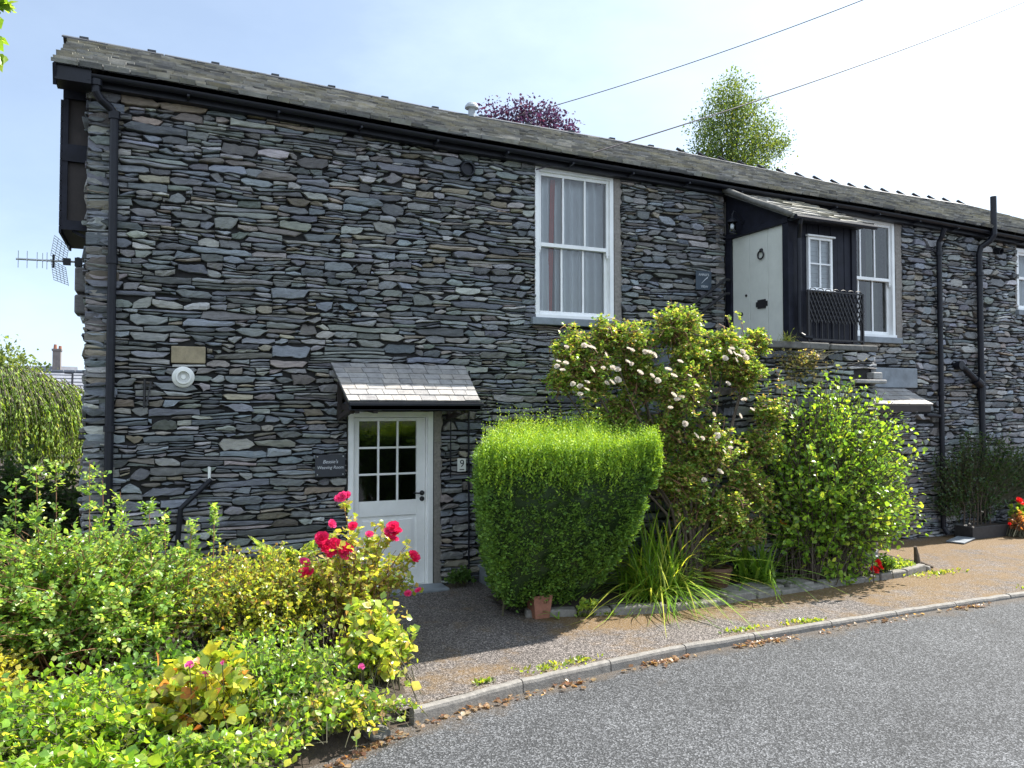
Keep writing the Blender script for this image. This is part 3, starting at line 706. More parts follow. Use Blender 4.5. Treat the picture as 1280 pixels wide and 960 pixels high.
# ================================================================== stone staircase and landing
stair = thing('stone_staircase', 'rubble stone landing and steps below the dark timber porch', 'staircase', (4.6, -.7, 0))
b = MB(); rs = random.Random(41); LS = 1.42
rubble(b, lambda x, d, z: (x, -LS-d, z), 3.9, 6.33, 0, lambda x: 2.9, [(5.9, 6.3, 2.44, 2.62)], rs, .12, .27, .005, 1.08, zmax=3.0)
rubble(b, lambda x, d, z: (x, -1.0-d, z), 1.15, 3.9, 0, lambda x: 2.9*(x-1.05)/2.85-.05, [], rs, .11, .28, .005, zmax=2.9)
rubble(b, lambda y, d, z: (6.33+d, -y, z), .0, LS, 0, lambda x: 2.9, [], rs, .16, .34, .006, zmax=3.0)
rubble(b, lambda y, d, z: (3.9-d, -y, z), .96, LS, 0, lambda x: 2.9, [], rs, .12, .24, .005, zmax=3.0)
b.cur = (.1, .1, .1)
b.box(3.9, 6.31, -LS+.03, -.03, -.1, 2.88, 1)
b.build('wall', [M['stone'], M['joint']], stair, attr=True)
b = MB(); 
for i in range(14):
    x0 = 1.1+i*.2; z1 = .21*(i+1)
    b.box(x0, x0+.2+.02, -.97, -.04, z1-.215 if i else -.05, z1-.03); b.box(x0-.02, x0+.215, -1.02, -.04, z1-.028, z1)
b.build('step', M['slab'], stair, .006)
b = MB(); rl = random.Random(5); x = 3.86
while x < 6.3:
    x1 = min(6.36, x+rl.uniform(.35, .7)); b.box(x, x1-.01, -LS-.02-rl.uniform(0, .05), -.03, 2.90, 2.985+rl.uniform(-.008, .006)); x = x1
b.build('landing_slab', M['landing'], stair, .015)
b = MB(); b.cur = (.26, .25, .24); b.box(5.85, 6.42, -LS-.11, -LS+.02, 2.47, 2.52); b.cur = (.3, .29, .28); b.box(6.2, 6.36, -LS-.09, -LS+.05, 2.53, 2.62); b.build('ledge_stone', M['slate'], stair, .012, attr=True)
b = MB()
for dz in (0, -.2): b.tube([(2.6, -.13, 2.43+dz), (4.86, -.13, 3.98+dz), (4.93, -.13, 3.98+dz)], .022, 8)
for x in (2.9, 3.8, 4.6): b.tube([(x, -.13, 2.43+(x-2.6)*.686), (x, .03, 2.43+(x-2.6)*.686-.05)], .012, 6)
b.build('handrail', M['iron'], stair)
# diamond lattice panel in front of the porch
b = MB(); lx0, lx1, lz0, lz1, ly = 5.14, 6.14, 2.995, 3.68, -1.40
b.box(lx0, lx0+.025, ly-.015, ly+.015, lz0, lz1); b.box(lx1-.025, lx1, ly-.015, ly+.015, lz0, lz1); b.box(lx0+.025, lx1-.025, ly-.013, ly+.013, lz1-.02, lz1); b.box(lx0+.025, lx1-.025, ly-.013, ly+.013, lz0+.03, lz0+.05)
def clipx(a, c_):
    t0, t1 = 0, 1
    for lim, s_ in ((lx0+.02, 1), (lx1-.02, -1)):
        va, vc = (a.x-lim)*s_, (c_.x-lim)*s_
        if va <= 0 and vc <= 0: return None
        if va < 0: t0 = max(t0, va/(va-vc))
        elif vc < 0: t1 = min(t1, va/(va-vc))
    return (a.lerp(c_, t0), a.lerp(c_, t1)) if t1-t0 > .02 else None
for i in [q*.62 for q in range(-5, 22)]:
    for sg in (1, -1):
        a = Vector((lx0+i*.1, ly+.006*sg, lz0+.26)); r_ = clipx(a, a+Vector((sg*.20, 0, .40)))
        if r_: b.bar(r_[0], r_[1], .012, .014)
for i in range(10): x = lx0+.05+i*.1; b.bar((x, ly, lz0+.04), (x, ly, lz0+.30), .012, .012)
for i in range(7): x = lx0+.1+i*.135; b.tube([(x+.05*math.cos(t), ly, lz1+.005+.022*math.sin(t)) for t in np.linspace(0, math.pi, 7)], .006, 6)
tag(b.build('lattice_railing', M['iron']), 'black iron diamond lattice railing under the small porch window', 'railing')

# ================================================================== signs, lamp, aerial, wires
def text(s, size, loc, mat, parent, shear=0, ext=.0015, rot=(math.pi/2, 0, 0)):
    cu = bpy.data.curves.new('lettering', 'FONT'); cu.body = s; cu.size = size; cu.align_x = 'CENTER'; cu.align_y = 'CENTER'; cu.extrude = ext; cu.shear = shear
    cu.materials.append(mat); tmp = bpy.data.objects.new('lettering', cu); col.objects.link(tmp); bpy.context.view_layer.update()
    me = bpy.data.meshes.new_from_object(tmp.evaluated_get(bpy.context.evaluated_depsgraph_get())); bpy.data.objects.remove(tmp); bpy.data.curves.remove(cu)
    o = bpy.data.objects.new('lettering', me); col.objects.link(o); o.location = loc; o.rotation_euler = rot
    o.parent = parent; o.matrix_parent_inverse = parent_world(parent).inverted(); return o
b = MB(); b.box(-.905, -.565, -.062, -.048, 1.36, 1.61)
s1 = tag(b.build('name_plaque', M['sign'], bevel=.003), 'dark rectangular slate plaque with pale italic lettering left of the white door', 'sign')
text("Bessie's", .056, (-.735, -.0625, 1.53), M['letter'], s1, .25); text('Weaving Room', .048, (-.735, -.0625, 1.465), M['letter'], s1, .25)
for x in (-.88, -.59):
    for zz in (1.385, 1.59): b = MB(); b.lathe([(.008, 0), (.008, .004), (.003, .006)], (x, -.062, zz), (0, -1, 0), 10); b.build('screw', M['galv'], s1)
b = MB(); b.box(.805, .915, -.066, -.05, 1.365, 1.525)
s2 = tag(b.build('number_plate', M['plastic'], bevel=.004), 'small white house number plate with a black 9', 'sign')
text('9', .125, (.862, -.0665, 1.46), M['ink'], s2); b = MB(); b.box(.83, .89, -.068, -.066, 1.385, 1.395); b.build('underline', M['ink'], s2)
b = MB(); b.box(4.40, 4.67, -.062, -.045, 3.82, 4.09)
s3 = tag(b.build('name_plaque', M['sign2'], bevel=.003), 'square blue grey slate plaque left of the porch reading a view name', 'sign')
text("ANNA'S", .052, (4.535, -.0625, 4.035), M['letter'], s3); text('VIEW', .052, (4.545, -.0625, 3.865), M['letter'], s3)
b = MB(); b.tube([(4.49, -.064, 3.91), (4.55, -.064, 3.965), (4.60, -.064, 4.0)], [.002, .005, .008], 6); b.build('emblem', M['letter'], s3)

lan = thing('wall_lantern', 'small black gooseneck lantern with glass jar on the porch side', 'lamp', (4.86, -.3, 4.7))
lx, ly, lz = 4.86, -.36, 4.76
b = MB(); b.tube([(PX0+.02, ly, lz+.02), (lx+.02, ly, lz+.13), (lx-.03, ly, lz+.15), (lx-.06, ly, lz+.1), (lx-.06, ly, lz+.03)], .011, 8); b.lathe([(.035, 0), (.035, .012)], (PX0+.02, ly, lz+.02), (-1, 0, 0), 14); b.build('bracket', M['black'], lan)
b = MB(); b.lathe([(.02, .05), (.075, .0), (.075, -.012), (.03, -.01)][::-1], (lx-.06, ly, lz), n=16); b.build('cap', M['black'], lan); b = MB(); b.lathe([(.055, 0), (.055, .015)], (lx-.06, ly, lz-.17), n=16); b.build('base', M['black'], lan)
b = MB(); b.lathe([(.045, -.155), (.052, -.1), (.05, -.01)], (lx-.06, ly, lz), n=16); b.build('glass_jar', M['glass'], lan, smooth=True)
b = MB(); b.lathe([(.005, -.11), (.028, -.09), (.03, -.06), (.015, -.02), (.014, 0)], (lx-.06, ly, lz), n=12); b.build('bulb', M['plastic'], lan, smooth=True)

aer = thing('television_aerial', 'grey television aerial with grid reflector on the gable corner', 'aerial', (-3.35, .45, 3.7))
az, ay = 3.70, .5
b = MB(); b.tube([(-3.90, ay, az+.0), (-3.30, ay, az+.01)], .011, 8); b.build('boom', M['galv'], aer)
b = MB()
for x, h in ((-3.88, .09), (-3.80, .09), (-3.71, .085), (-3.66, .08), (-3.62, .09)):
    b.tube([(x, ay, az-h), (x, ay, az+h)], .0035, 6); b.tube([(x, ay-.02, az), (x, ay+.02, az)], .008, 6)
b.build('element', M['galv'], aer)
b = MB(); 
for s_ in (1, -1):
    for i in range(9): t = i/8; b.tube([(-3.56+.03*t, ay-.25, az+s_*(.02+.21*t)), (-3.56+.03*t+.09, ay+.25, az+s_*(.02+.19*t))], .003, 5)
    for q_ in (-.25, -.12, 0, .12, .25): b.tube([(-3.56+.18*(q_+.25), ay+q_, az+s_*.02), (-3.53+.18*(q_+.25), ay+q_, az+s_*.22)], .003, 5)
b.build('reflector', M['galv'], aer)
b = MB(); b.box(-3.47, -3.40, ay-.03, ay+.03, az-.03, az+.04); b.build('junction_box', M['black'], aer)
b = MB(); b.tube([(-3.56, ay, az-.07), (-3.56, ay, az+.07)], .012, 8); b.build('dipole', M['black'], aer)
b = MB(); b.box(-3.36, -3.29, ay-.04, ay+.04, az-.04, az+.05); b.tube([(-3.33, ay, az-.25), (-3.33, ay, az+.06)], .016, 8); b.tube([(-3.33, ay, az-.1), (-3.2, ay, az-.1)], .014, 8); b.build('mount', M['black'], aer)

def wire(p, q, sag, r, label):
    b = MB(); p, q = Vector(p), Vector(q); pts = []
    for i in range(41):
        t = i/40; v = p.lerp(q, t); v.z -= sag*4*t*(1-t); pts.append(v)
    b.tube(pts, r, 6); return tag(b.build('overhead_wire', M['wire']), label, 'cable', 'overhead wires')
A = Vector((1.86, -.1, 5.2)); B = on(1247, 0, 6); B = CAM + (B-CAM)*3.0; D = B-A
wire(A, A+D*1.6, .25, .009, 'lower overhead wire running from the tall sash window past the green tree')
A2 = on(640, 147, -9); B2 = on(1047, 0, 6); B2 = CAM + (B2-CAM)*4.2; D2 = B2-A2
wire(A2, A2+D2*1.5, .25, .010, 'upper overhead wire in open sky above the purple tree')

# ================================================================== ground
def sheet_xy(name, pts_lo, pts_hi, rows, zf, mat, moss=None, ease=1):
    n = len(pts_lo); v = []; mo = []
    for r in range(rows+1):
        t = 1-(1-r/rows)**ease
        for a, c_ in zip(pts_lo, pts_hi):
            x, y = a[0]+(c_[0]-a[0])*t, a[1]+(c_[1]-a[1])*t; v.append((x, y, zf(x, y))); mo.append(moss(x, y) if moss else 0)
    f = [(r*n+i, r*n+i+1, (r+1)*n+i+1, (r+1)*n+i) for r in range(rows) for i in range(n-1)]
    me = bpy.data.meshes.new(name); me.from_pydata(v, [], f); me.materials.append(mat)
    if moss: a = me.attributes.new('moss', 'FLOAT', 'POINT'); a.data.foreach_set('value', mo)
    o = bpy.data.objects.new(name, me); col.objects.link(o); return kind(o, 'structure')
b = MB(); b.add([(-600, -600, -.32), (600, -600, -.32), (600, 900, -.32), (-600, 900, -.32)], [(0, 1, 2, 3)]); kind(b.build('ground', M['ground']), 'structure')
KERB = [(-.87, -3.64), (-.75, -3.565), (-.13, -3.45), (.6, -3.36), (1.35, -3.24), (2.22, -3.19), (3.15, -3.18), (4.32, -3.16), (5.58, -3.16), (6.6, -3.18), (9, -3.22), (14, -3.3), (22, -3.4), (40, -3.6)]
KX = lerpf(KERB)
BEDL = [(-12, -5.6), (-7, -5.1), (-4.5, -4.75), (-2.9, -4.5), (-1.89, -4.17), (-1.6, -4.08), (-1.24, -3.87)]
road_z = lambda x, y: -.005 - float(np.interp(x, [-1, 0, 2, 4, 8], [.090, .078, .055, .034, .024])) 
edge = BEDL + KERB
lo = [(p[0], -40) for p in edge]; dense = []
xs_ = list(np.linspace(-12, 40, 105)); ex = lerpf(edge)
sheet_xy('road', [(x, -40) for x in xs_], [(x, ex(x)+.06) for x in xs_], 44, road_z, M['road'], lambda x, y: .40*math.exp(-((ex(x)-y)/.16)**2)+.10*math.exp(-((ex(x)-y)/.7)**2)-.10, 3.2)
def moss_f(x, y):
    k = KX(x) if x > -.87 else -3.6
    d_edge = abs(y-(-2.05 if x < 7 else -.6)); d_k = abs(y-k)
    m = .44*math.exp(-((d_edge-.12)/.34)**2)*min(1, max(0, (x-.7)/.8)) + .12*math.exp(-(d_k/.14)**2)
    if x > 4.5: m = max(m, .17)
    if x < .3: m = max(m, .12*math.exp(-((y+3.2)/.35)**2))
    return m - .06
xs_ = list(np.linspace(-.95, 26, 160))
px_lo = [(x, (KX(x) if x > -.87 else -3.64)+.02) for x in xs_]
sheet_xy('path', px_lo, [(x, .06) for x in xs_], 40, lambda x, y: .0+.01*noise.noise(Vector((x*.8, y*.8, 3))), M['path'], moss_f)
# kerb stones
b = MB(); rk = random.Random(6); x = -.87
def kp(x): return Vector((x, KX(x), 0))
while x < 26:
    L = rk.uniform(.8, 1.0); p, q = kp(x), kp(x+L-.012); d = (q-p).normalized(); nrm = Vector((-d.y, d.x, 0))
    n_ = 6; prof = [(.036, -.2), (.036, .008), (.027, .018), (-.008, .022), (-.028, .010), (-.035, -.016), (-.039, -.2)]
    V = []
    for i in range(n_+1):
        c0 = p.lerp(q, i/n_); j = rk.uniform(-.004, .004)
        for a, z in prof: V.append(c0 + nrm*a + Vector((0, 0, z*.8-.002+j)))
    m_ = len(prof); F = [(i*m_+k, i*m_+k+1, (i+1)*m_+k+1, (i+1)*m_+k) for i in range(n_) for k in range(m_-1)]
    F += [tuple(range(m_)), tuple(n_*m_+k for k in range(m_-1, -1, -1))]
    b.add(V, F); x += L
kind(b.build('kerb', M['kerb']), 'structure')
# garden bed, left
def soil_z(x, y): return .0 + .07*noise.noise(Vector((x*1.3, y*1.3, 1))) + .02*noise.noise(Vector((x*9, y*9, 4))) + .02
bed_r = lambda y: float(np.interp(y, [-3.9, -3.64, -3.08, -2.03, -.33, .1], [-1.2, -.86, -.62, -.34, .0-.55, -.55]))
ys = list(np.linspace(-5.6, .3, 60)); exl = lerpf([(p[0], p[1]) for p in edge])
lo_, hi_ = [], []
for i in range(70):
    t = i/69; x = -12 + t*(12-.72)
    lo_.append((min(x, -.82), exl(min(x, -.87))+.05)); hi_.append((x, .06))
sheet_xy('garden_bed', lo_, hi_, 40, lambda x, y: -.12+(soil_z(x, y)+.12)*min(1, max(0, (y-exl(min(x, -.87))-.03)/.35)), M['soil'])
sheet_xy('garden_ground', [(x, .0) for x in np.linspace(-30, -3.2, 40)], [(x, 30) for x in np.linspace(-30, -3.2, 40)], 20, lambda x, y: -.02, M['soil'])
# raised bed below the steps, with its stone edging
EDGE = [(.80, -1.55), (.93, -1.72), (1.6, -1.93), (2.34, -2.12), (3.09, -2.10), (4.37, -2.0), (5.4, -1.97), (6.3, -1.93), (6.75, -1.82), (6.95, -1.5)]
xs_ = list(np.linspace(.8, 6.95, 60)); eg = lerpf(EDGE)
sheet_xy('planting_bed', [(x, eg(x)+.03) for x in xs_], [(x, -.98) for x in xs_], 12, lambda x, y: .06+.04*noise.noise(Vector((x*3, y*3, 1))), M['soil'])
b = MB(); re_ = random.Random(12); x = .93
while x < 6.7:
    L = re_.uniform(.35, .7); x1 = min(x+L, 6.75)
    p, q = Vector((x, eg(x), 0)), Vector((x1-.015, eg(x1), 0)); w = re_.uniform(.10, .16); h = re_.uniform(.05, .10)
    b.bar(p+Vector((0, 0, h/2-.02)), q+Vector((0, 0, h/2-.02+re_.uniform(-.01, .01))), w, h+.04); x = x1
x = 2.3
for i in range(5): b.box(2.5+i*.42, 2.5+i*.42+.38, -2.02+re_.uniform(-.03, .03), -1.72, -.02, .075+re_.uniform(0, .02))
kind(b.build('bed_edging', M['kerb'], bevel=.018), 'structure')

# ================================================================== plants
def mesh_np(name, V, F, C, mat, parent=None, k=3):
    """V (n,3), F (m,k) index array, C (n,3) colours"""
    me = bpy.data.meshes.new(name); n, m = len(V), len(F)
    me.vertices.add(n); me.vertices.foreach_set('co', V.astype(np.float32).ravel())
    me.loops.add(m*k); me.loops.foreach_set('vertex_index', F.astype(np.int32).ravel())
    me.polygons.add(m); me.polygons.foreach_set('loop_start', np.arange(0, m*k, k, dtype=np.int32))
    a = me.attributes.new('col', 'FLOAT_COLOR', 'POINT'); a.data.foreach_set('color', np.hstack([C, np.ones((n, 1))]).astype(np.float32).ravel())
    me.materials.append(mat); me.update(calc_edges=True); me.validate()
    o = bpy.data.objects.new(name, me); col.objects.link(o)
    if parent: o.parent = parent; o.matrix_parent_inverse = parent_world(parent).inverted()
    return o
def unit(a): return a/np.maximum(np.linalg.norm(a, axis=1, keepdims=True), 1e-6)
T_OVAL = (np.array([(0,0,0),(.36,.3,.07),(.44,.58,.06),(0,1.0,-.10),(-.44,.58,.06),(-.36,.3,.07),(0,.5,-.01)]), [(0,1,6),(1,2,6),(2,3,6),(6,3,4),(6,4,5),(0,6,5)])
T_RHOMB = (np.array([(0,0,0),(.42,.45,.08),(0,1,-.05),(-.42,.45,.08)]), [(0,1,2),(0,2,3)])
T_NEEDLE = (np.array([(-.10,0,0),(.10,0,0),(0,1,.0)]), [(0,1,2)])
T_BLADE = (np.array([(-.5,0,0),(.5,0,0),(-.4,.5,.0),(.4,.5,0),(0,1,0)]), [(0,1,3),(0,3,2),(2,3,4)])
def leaves(name, P, D, size, colr, mat, parent, tmpl=T_OVAL, wid=1.0, rg=None, up=.7, droop=0):
    rg = rg or np.random.default_rng(1)
    P, D = np.asarray(P), unit(np.asarray(D)); n = len(P)
    U = rg.normal(0, 1, (n, 3))*(1-up) + np.array([0, 0, up]); S = unit(np.cross(D, U)); Nn = np.cross(S, D)
    T, F = tmpl; k = len(T); sz = np.asarray(size).reshape(-1, 1, 1)
    wv = wid*rg.uniform(.8, 1.2, (n, 1, 1))
    V = P[:, None, :] + sz*(T[None, :, 0:1]*wv*S[:, None, :] + T[None, :, 1:2]*D[:, None, :] + T[None, :, 2:3]*Nn[:, None, :]*rg.uniform(.3, 2.2, (n, 1, 1)))
    Fi = (np.array(F)[None] + (np.arange(n)*k)[:, None, None]).reshape(-1, 3)
    C = np.repeat(np.asarray(colr), k, axis=0)
    return mesh_np(name, V.reshape(-1, 3), Fi, C, mat, parent)
def palette(rg, n, cols, wts=None, var=.18):
    c = np.array(cols)[rg.choice(len(cols), n, p=None if wts is None else np.array(wts)/sum(wts))]
    return np.clip(c*rg.uniform(1-var, 1+var, (n, 1))*rg.uniform(.94, 1.06, (n, 3)), 0, 1)
def curve_pts(p0, p1, bow, m):
    """quadratic curves p0->p1 with control offset bow : (n,m,3)"""
    t = np.linspace(0, 1, m)[None, :, None]; c = (p0+p1)/2+bow
    return (1-t)**2*p0[:, None]+2*t*(1-t)*c[:, None]+t*t*p1[:, None]
def stems(name, CP, r0, r1, mat, parent, sides=4):
    n, m, _ = CP.shape; t = np.linspace(0, 1, m)[None, :, None]; rad = (r0+(r1-r0)*t)
    Tn = np.gradient(CP, axis=1); Tn = Tn/np.maximum(np.linalg.norm(Tn, axis=2, keepdims=True), 1e-6)
    ref = np.array([.31, .77, .12]); A = np.cross(Tn, ref); A /= np.maximum(np.linalg.norm(A, axis=2, keepdims=True), 1e-6); Bn = np.cross(Tn, A)
    rings = [CP + rad*(A*math.cos(2*math.pi*s/sides)+Bn*math.sin(2*math.pi*s/sides)) for s in range(sides)]
    V = np.stack(rings, axis=2).reshape(-1, 3)
    base = (np.arange(n)*m*sides)[:, None, None, None]; i = (np.arange(m-1)*sides)[None, :, None, None]; s = np.arange(sides)[None, None, :, None]; s2 = (s+1) % sides
    F = np.concatenate([base+i+s, base+i+s2, base+i+sides+s2, base+i+sides+s], axis=3).reshape(-1, 4)
    return mesh_np(name, V, F, np.full((len(V), 3), .2), mat, parent, 4)
def shoot_leaves(rg, CP, per, t0=.25, spread=1.0, out=None, upbias=.25, whorl=1, stalk=0.0):
    """leaf positions and directions along curves"""
    n, m, _ = CP.shape; t = rg.uniform(t0, 1, (n, per))**.85; f = t*(m-1); i = np.minimum(f.astype(int), m-2); w = (f-i)[..., None]
    idx = np.arange(n)[:, None]; A, B = CP[idx, i], CP[idx, i+1]; P = A+(B-A)*w; Tn = (B-A); Tn = Tn/np.maximum(np.linalg.norm(Tn, axis=2, keepdims=True), 1e-6)
    Rn = rg.normal(0, 1, P.shape); Rn -= Tn*(Rn*Tn).sum(2, keepdims=True); Rn /= np.maximum(np.linalg.norm(Rn, axis=2, keepdims=True), 1e-6)
    D = Tn*.55 + Rn*spread + np.array([0, 0, upbias])
    P = P + stalk*unit(D.reshape(-1, 3)).reshape(D.shape)
    return P.reshape(-1, 3), D.reshape(-1, 3)
def compound(rg, P, D, size, pairs=2):
    """turn each leaf into a pinnate leaf of 2*pairs+1 leaflets"""
    D = unit(D); U = np.array([0, 0, 1.0])+rg.normal(0, .35, D.shape); S = unit(np.cross(D, U)); Ps, Ds, Ss = [], [], []
    L = size[:, None]
    for k in range(pairs):
        q = P + D*L*(.45+.55*k)
        for sg in (1, -1): Ps.append(q); Ds.append(S*sg+D*.5); Ss.append(size*.85)
    Ps.append(P+D*L*(.45+.55*pairs-.1)); Ds.append(D); Ss.append(size)
    return np.concatenate(Ps), np.concatenate(Ds), np.concatenate(Ss)
def dome_tips(rg, n, c, r, zmin=-.15, lo=.72, hi=1.06, lump=.18):
    v = rg.normal(0, 1, (n*3, 3)); v = unit(v); v = v[v[:, 2] > zmin][:n]
    sd = rg.uniform(0, 99)
    l = np.array([1+lump*noise.noise(Vector((*(x*2.1), sd))[:3] if False else Vector(x*2.1)+Vector((sd, 0, 0))) for x in v])[:, None]
    return np.array(c)+v*np.array(r)*l*rg.uniform(lo, hi, (len(v), 1)), v

def shrub(name, label, cat, base, c, r, nsh, per, size, cols, wts, seed, mat='leaf', tmpl=T_OVAL, wid=1.0, zmin=-.2, stem_r=.006, base_r=.25, pairs=0, lump=.2, upbias=.25, lo=.6, group=None, stemmat='stem', t0=.3, extra=None, bowz=.25, var=.2, hi=1.06, up=.6, spread=1.0):
    rg = np.random.default_rng(seed); root = thing(name, label, cat, (base[0], base[1], 0), group)
    tips, v = dome_tips(rg, nsh, c, r, zmin, lo, hi, lump)
    n = len(tips); p0 = np.array(base)+np.column_stack([rg.normal(0, base_r, n)*r[0], rg.normal(0, base_r, n)*r[1], rg.uniform(0, .05, n)])
    p0 = p0*.999; bow = np.column_stack([(tips-p0)[:, 0]*-.15, (tips-p0)[:, 1]*-.15, np.full(n, bowz)*r[2]])
    CP = curve_pts(p0, tips, bow, 9)
    if extra is not None:
        e0, e1, eb = extra; CE = curve_pts(np.array(e0, float), np.array(e1, float), np.array(eb, float), 9); CP = np.concatenate([CP, CE])
    stems('stem', CP, stem_r, stem_r*.35, M[stemmat], root)
    P, D = shoot_leaves(rg, CP, per, t0, spread, upbias=upbias)
    if extra is not None: P2, D2 = shoot_leaves(rg, CE, 16, .35, spread, upbias=upbias); P = np.concatenate([P, P2]); D = np.concatenate([D, D2])
    sz = size*rg.uniform(.45, 1.45, len(P))
    if pairs: P, D, sz = compound(rg, P, D, sz, pairs)
    leaves('foliage', P, D, sz, palette(rg, len(P), cols, wts, var), M[mat], root, tmpl, wid, rg, up)
    return root, CP, rg

def flower_mesh(name, mat, r, petals=16, flat=.8, seed=0):
    rg = random.Random(seed); b = MB()
    for i in range(petals):
        t = i/petals; a = i*2.399; el = (1-t)*1.25+.05; 
        rad = r*(.25+.75*t); 
        d = Vector((math.cos(a)*math.cos(el), math.sin(a)*math.cos(el), math.sin(el)*flat)); s = Vector((-math.sin(a), math.cos(a), 0)); w = r*.55*(.5+.6*t)
        c0 = d*rad*.25; c1 = d*rad*.75; c2 = d*rad*1.05+Vector((0, 0, .12*r))
        b.add([c0, c1-s*w, c1+s*w, c2-s*w*.6, c2+s*w*.6, c1*1.12], [(0, 2, 5), (0, 5, 1), (1, 5, 3), (5, 4, 3), (5, 2, 4)])
    me = bpy.data.meshes.new(name); me.from_pydata(b.v, [], b.f); me.materials.append(mat); return me
def flower(me, p, parent, scale=1.0, tilt=None, rg=rnd):
    o = bpy.data.objects.new('flower', me); col.objects.link(o); o.parent = parent; o.matrix_parent_inverse = parent_world(parent).inverted()
    o.location = p; o.scale = (scale,)*3
    tx = tilt if tilt is not None else R(rg.uniform(20, 70)); o.rotation_euler = (tx, R(rg.uniform(-25, 25)), rg.uniform(-.6, .6)); return o

# --- left: green rose-like shrub with tall shoots
tall = [((70, 578), 2.1, -3.27), ((112, 576), 2.15, -3.05), ((128, 592), 2.0, -2.95), ((20, 600), 2.1, -3.55), ((45, 590), 1.9, -3.4), ((186, 630), 2.2, -2.6), ((205, 640), 2.1, -2.5), ((268, 632), 2.0, -2.15), ((150, 615), 1.8, -2.8), ((240, 650), 2.1, -2.35)]
e1 = [tuple(on(q[0], q[1], s)) for q, s, _ in tall]; e0 = [(x+.05, -s, .5) for q, s, x in tall]; eb = [(.0, 0, .1)]*len(e1)
G_ROSE = [(.15,.27,.07), (.22,.35,.09), (.32,.42,.10), (.09,.17,.045), (.42,.46,.18)]
shrub('leafy_shrub', 'tall fresh green shrub with upright shoots in the left garden bed', 'shrub', (-3.05, -1.95, 0), (-3.2, -2.1, .56), (1.25, .85, .72), 700, 17, .036, G_ROSE, [4, 4, 2, 3, 1.2], 1, pairs=2, extra=(e0, e1, eb), wid=.85, zmin=-.25, stem_r=.007, stemmat='redstem', lo=.5)
# --- golden shrub
shrub('golden_shrub', 'rounded golden leaved shrub between the green shrub and the red roses', 'shrub', (-1.65, -1.9, 0), (-1.72, -2.0, .42), (.80, .75, .56), 1000, 20, .031, [(.42,.43,.08), (.33,.39,.07), (.19,.27,.05), (.40,.31,.11), (.22,.13,.06)], [4, 4, 4, 1.1, 1], 2, wid=.9, zmin=-.2, stem_r=.004, lo=.55, base_r=.35)
# --- red rose bush
rose, CP, rg = shrub('red_rose_bush', 'straggly rose bush with crimson red blooms in front of the white door', 'rose bush', (-.95, -2.15, 0), (-.92, -2.2, .62), (.52, .45, .52), 130, 9, .042, [(.28,.33,.06), (.38,.38,.09), (.16,.24,.05), (.40,.30,.13), (.46,.43,.20)], [4, 3, 3, 1.5, 1.2], 3, pairs=1, wid=1.15, lo=.5, base_r=.3, stemmat='redstem',
    extra=([(-.9, -2.15, .5)]*5, [tuple(on(x, y_, 2.2)) for x, y_ in ((428, 624), (490, 668), (516, 698), (525, 735), (470, 655))], [(0, 0, .08)]*5))
fm = flower_mesh('red_flower', M['p_red'], .052, 30, seed=1); fm_b = flower_mesh('rose_flower', M['p_rose'], .050, 26, .6, seed=12)
for x, y_, k in ((428, 621, .8), (491, 659, .95), (489, 668, 1.05), (492, 674, .9), (517, 696, 1), (402, 673, 1), (407, 683, 1.15), (418, 680, .9), (427, 684, .95), (430, 693, .9), (381, 703, .85), (382, 717, 1.1), (415, 655, .7), (441, 658, .7), (462, 668, .6), (510, 742, .6), (523, 738, .55), (495, 663, .9), (486, 664, .8), (412, 689, .9), (423, 690, .8), (435, 686, .8), (400, 680, .8), (423, 623, .6), (434, 619, .6)):
    flower(rnd.choice((fm, fm_b)), on(x, y_, 2.28), rose, k*1.25)
# --- yellow variegated shrub
shrub('variegated_shrub', 'bright yellow variegated shrub at the left edge under the green shrub', 'shrub', (-3.65, -2.75, 0), (-3.65, -2.8, .28), (.38, .35, .30), 260, 14, .035, [(.55,.50,.10), (.45,.42,.08), (.25,.28,.06)], [4, 3, 2], 4, wid=1.0)
# --- foreground plants
LIME = [(.21,.36,.05), (.28,.40,.06), (.11,.22,.035), (.38,.42,.09)]
shrub('hydrangea_bush', 'broad light green hydrangea foliage in the lower left corner', 'plant', (-3.0, -3.45, 0), (-3.1, -3.5, .10), (.85, .62, .42), 700, 15, .043, LIME, [4, 3, 3, 1.5], 5, wid=.9, zmin=-.1, base_r=.4, stem_r=.004, lo=.4, t0=.1)
shrub('copper_leaf_shrub', 'yellowing hydrangea with coppery brown leaves beside the pink mallow', 'plant', (-2.25, -3.45, 0), (-2.25, -3.45, .20), (.42, .40, .38), 130, 10, .075, [(.40,.40,.07), (.30,.36,.06), (.42,.17,.08), (.17,.26,.04), (.50,.44,.14)], [4, 4, 1.1, 3, 1.5], 6, wid=1.05, zmin=-.1, base_r=.35, lo=.45, t0=.1, stem_r=.004)
mal, CP, rg = shrub('mallow_plant', 'feathery green mallow clump with small pink flowers', 'plant', (-1.75, -3.25, 0), (-1.75, -3.25, .16), (.55, .50, .44), 520, 13, .042, [(.18,.33,.06), (.26,.38,.07), (.12,.22,.04), (.34,.38,.12)], [4, 3, 3, 1.5], 7, wid=.6, zmin=-.1, base_r=.5, lo=.35, upbias=.5, t0=.08, stem_r=.003)
fm2 = flower_mesh('pink_flower', M['p_pink'], .035, 12, seed=2)
for x, y_, k in ((237, 832, 1), (257, 843, .8), (452, 834, .8), (278, 829, .45)): flower(fm2, on(x, y_, 3.75), mal, k)
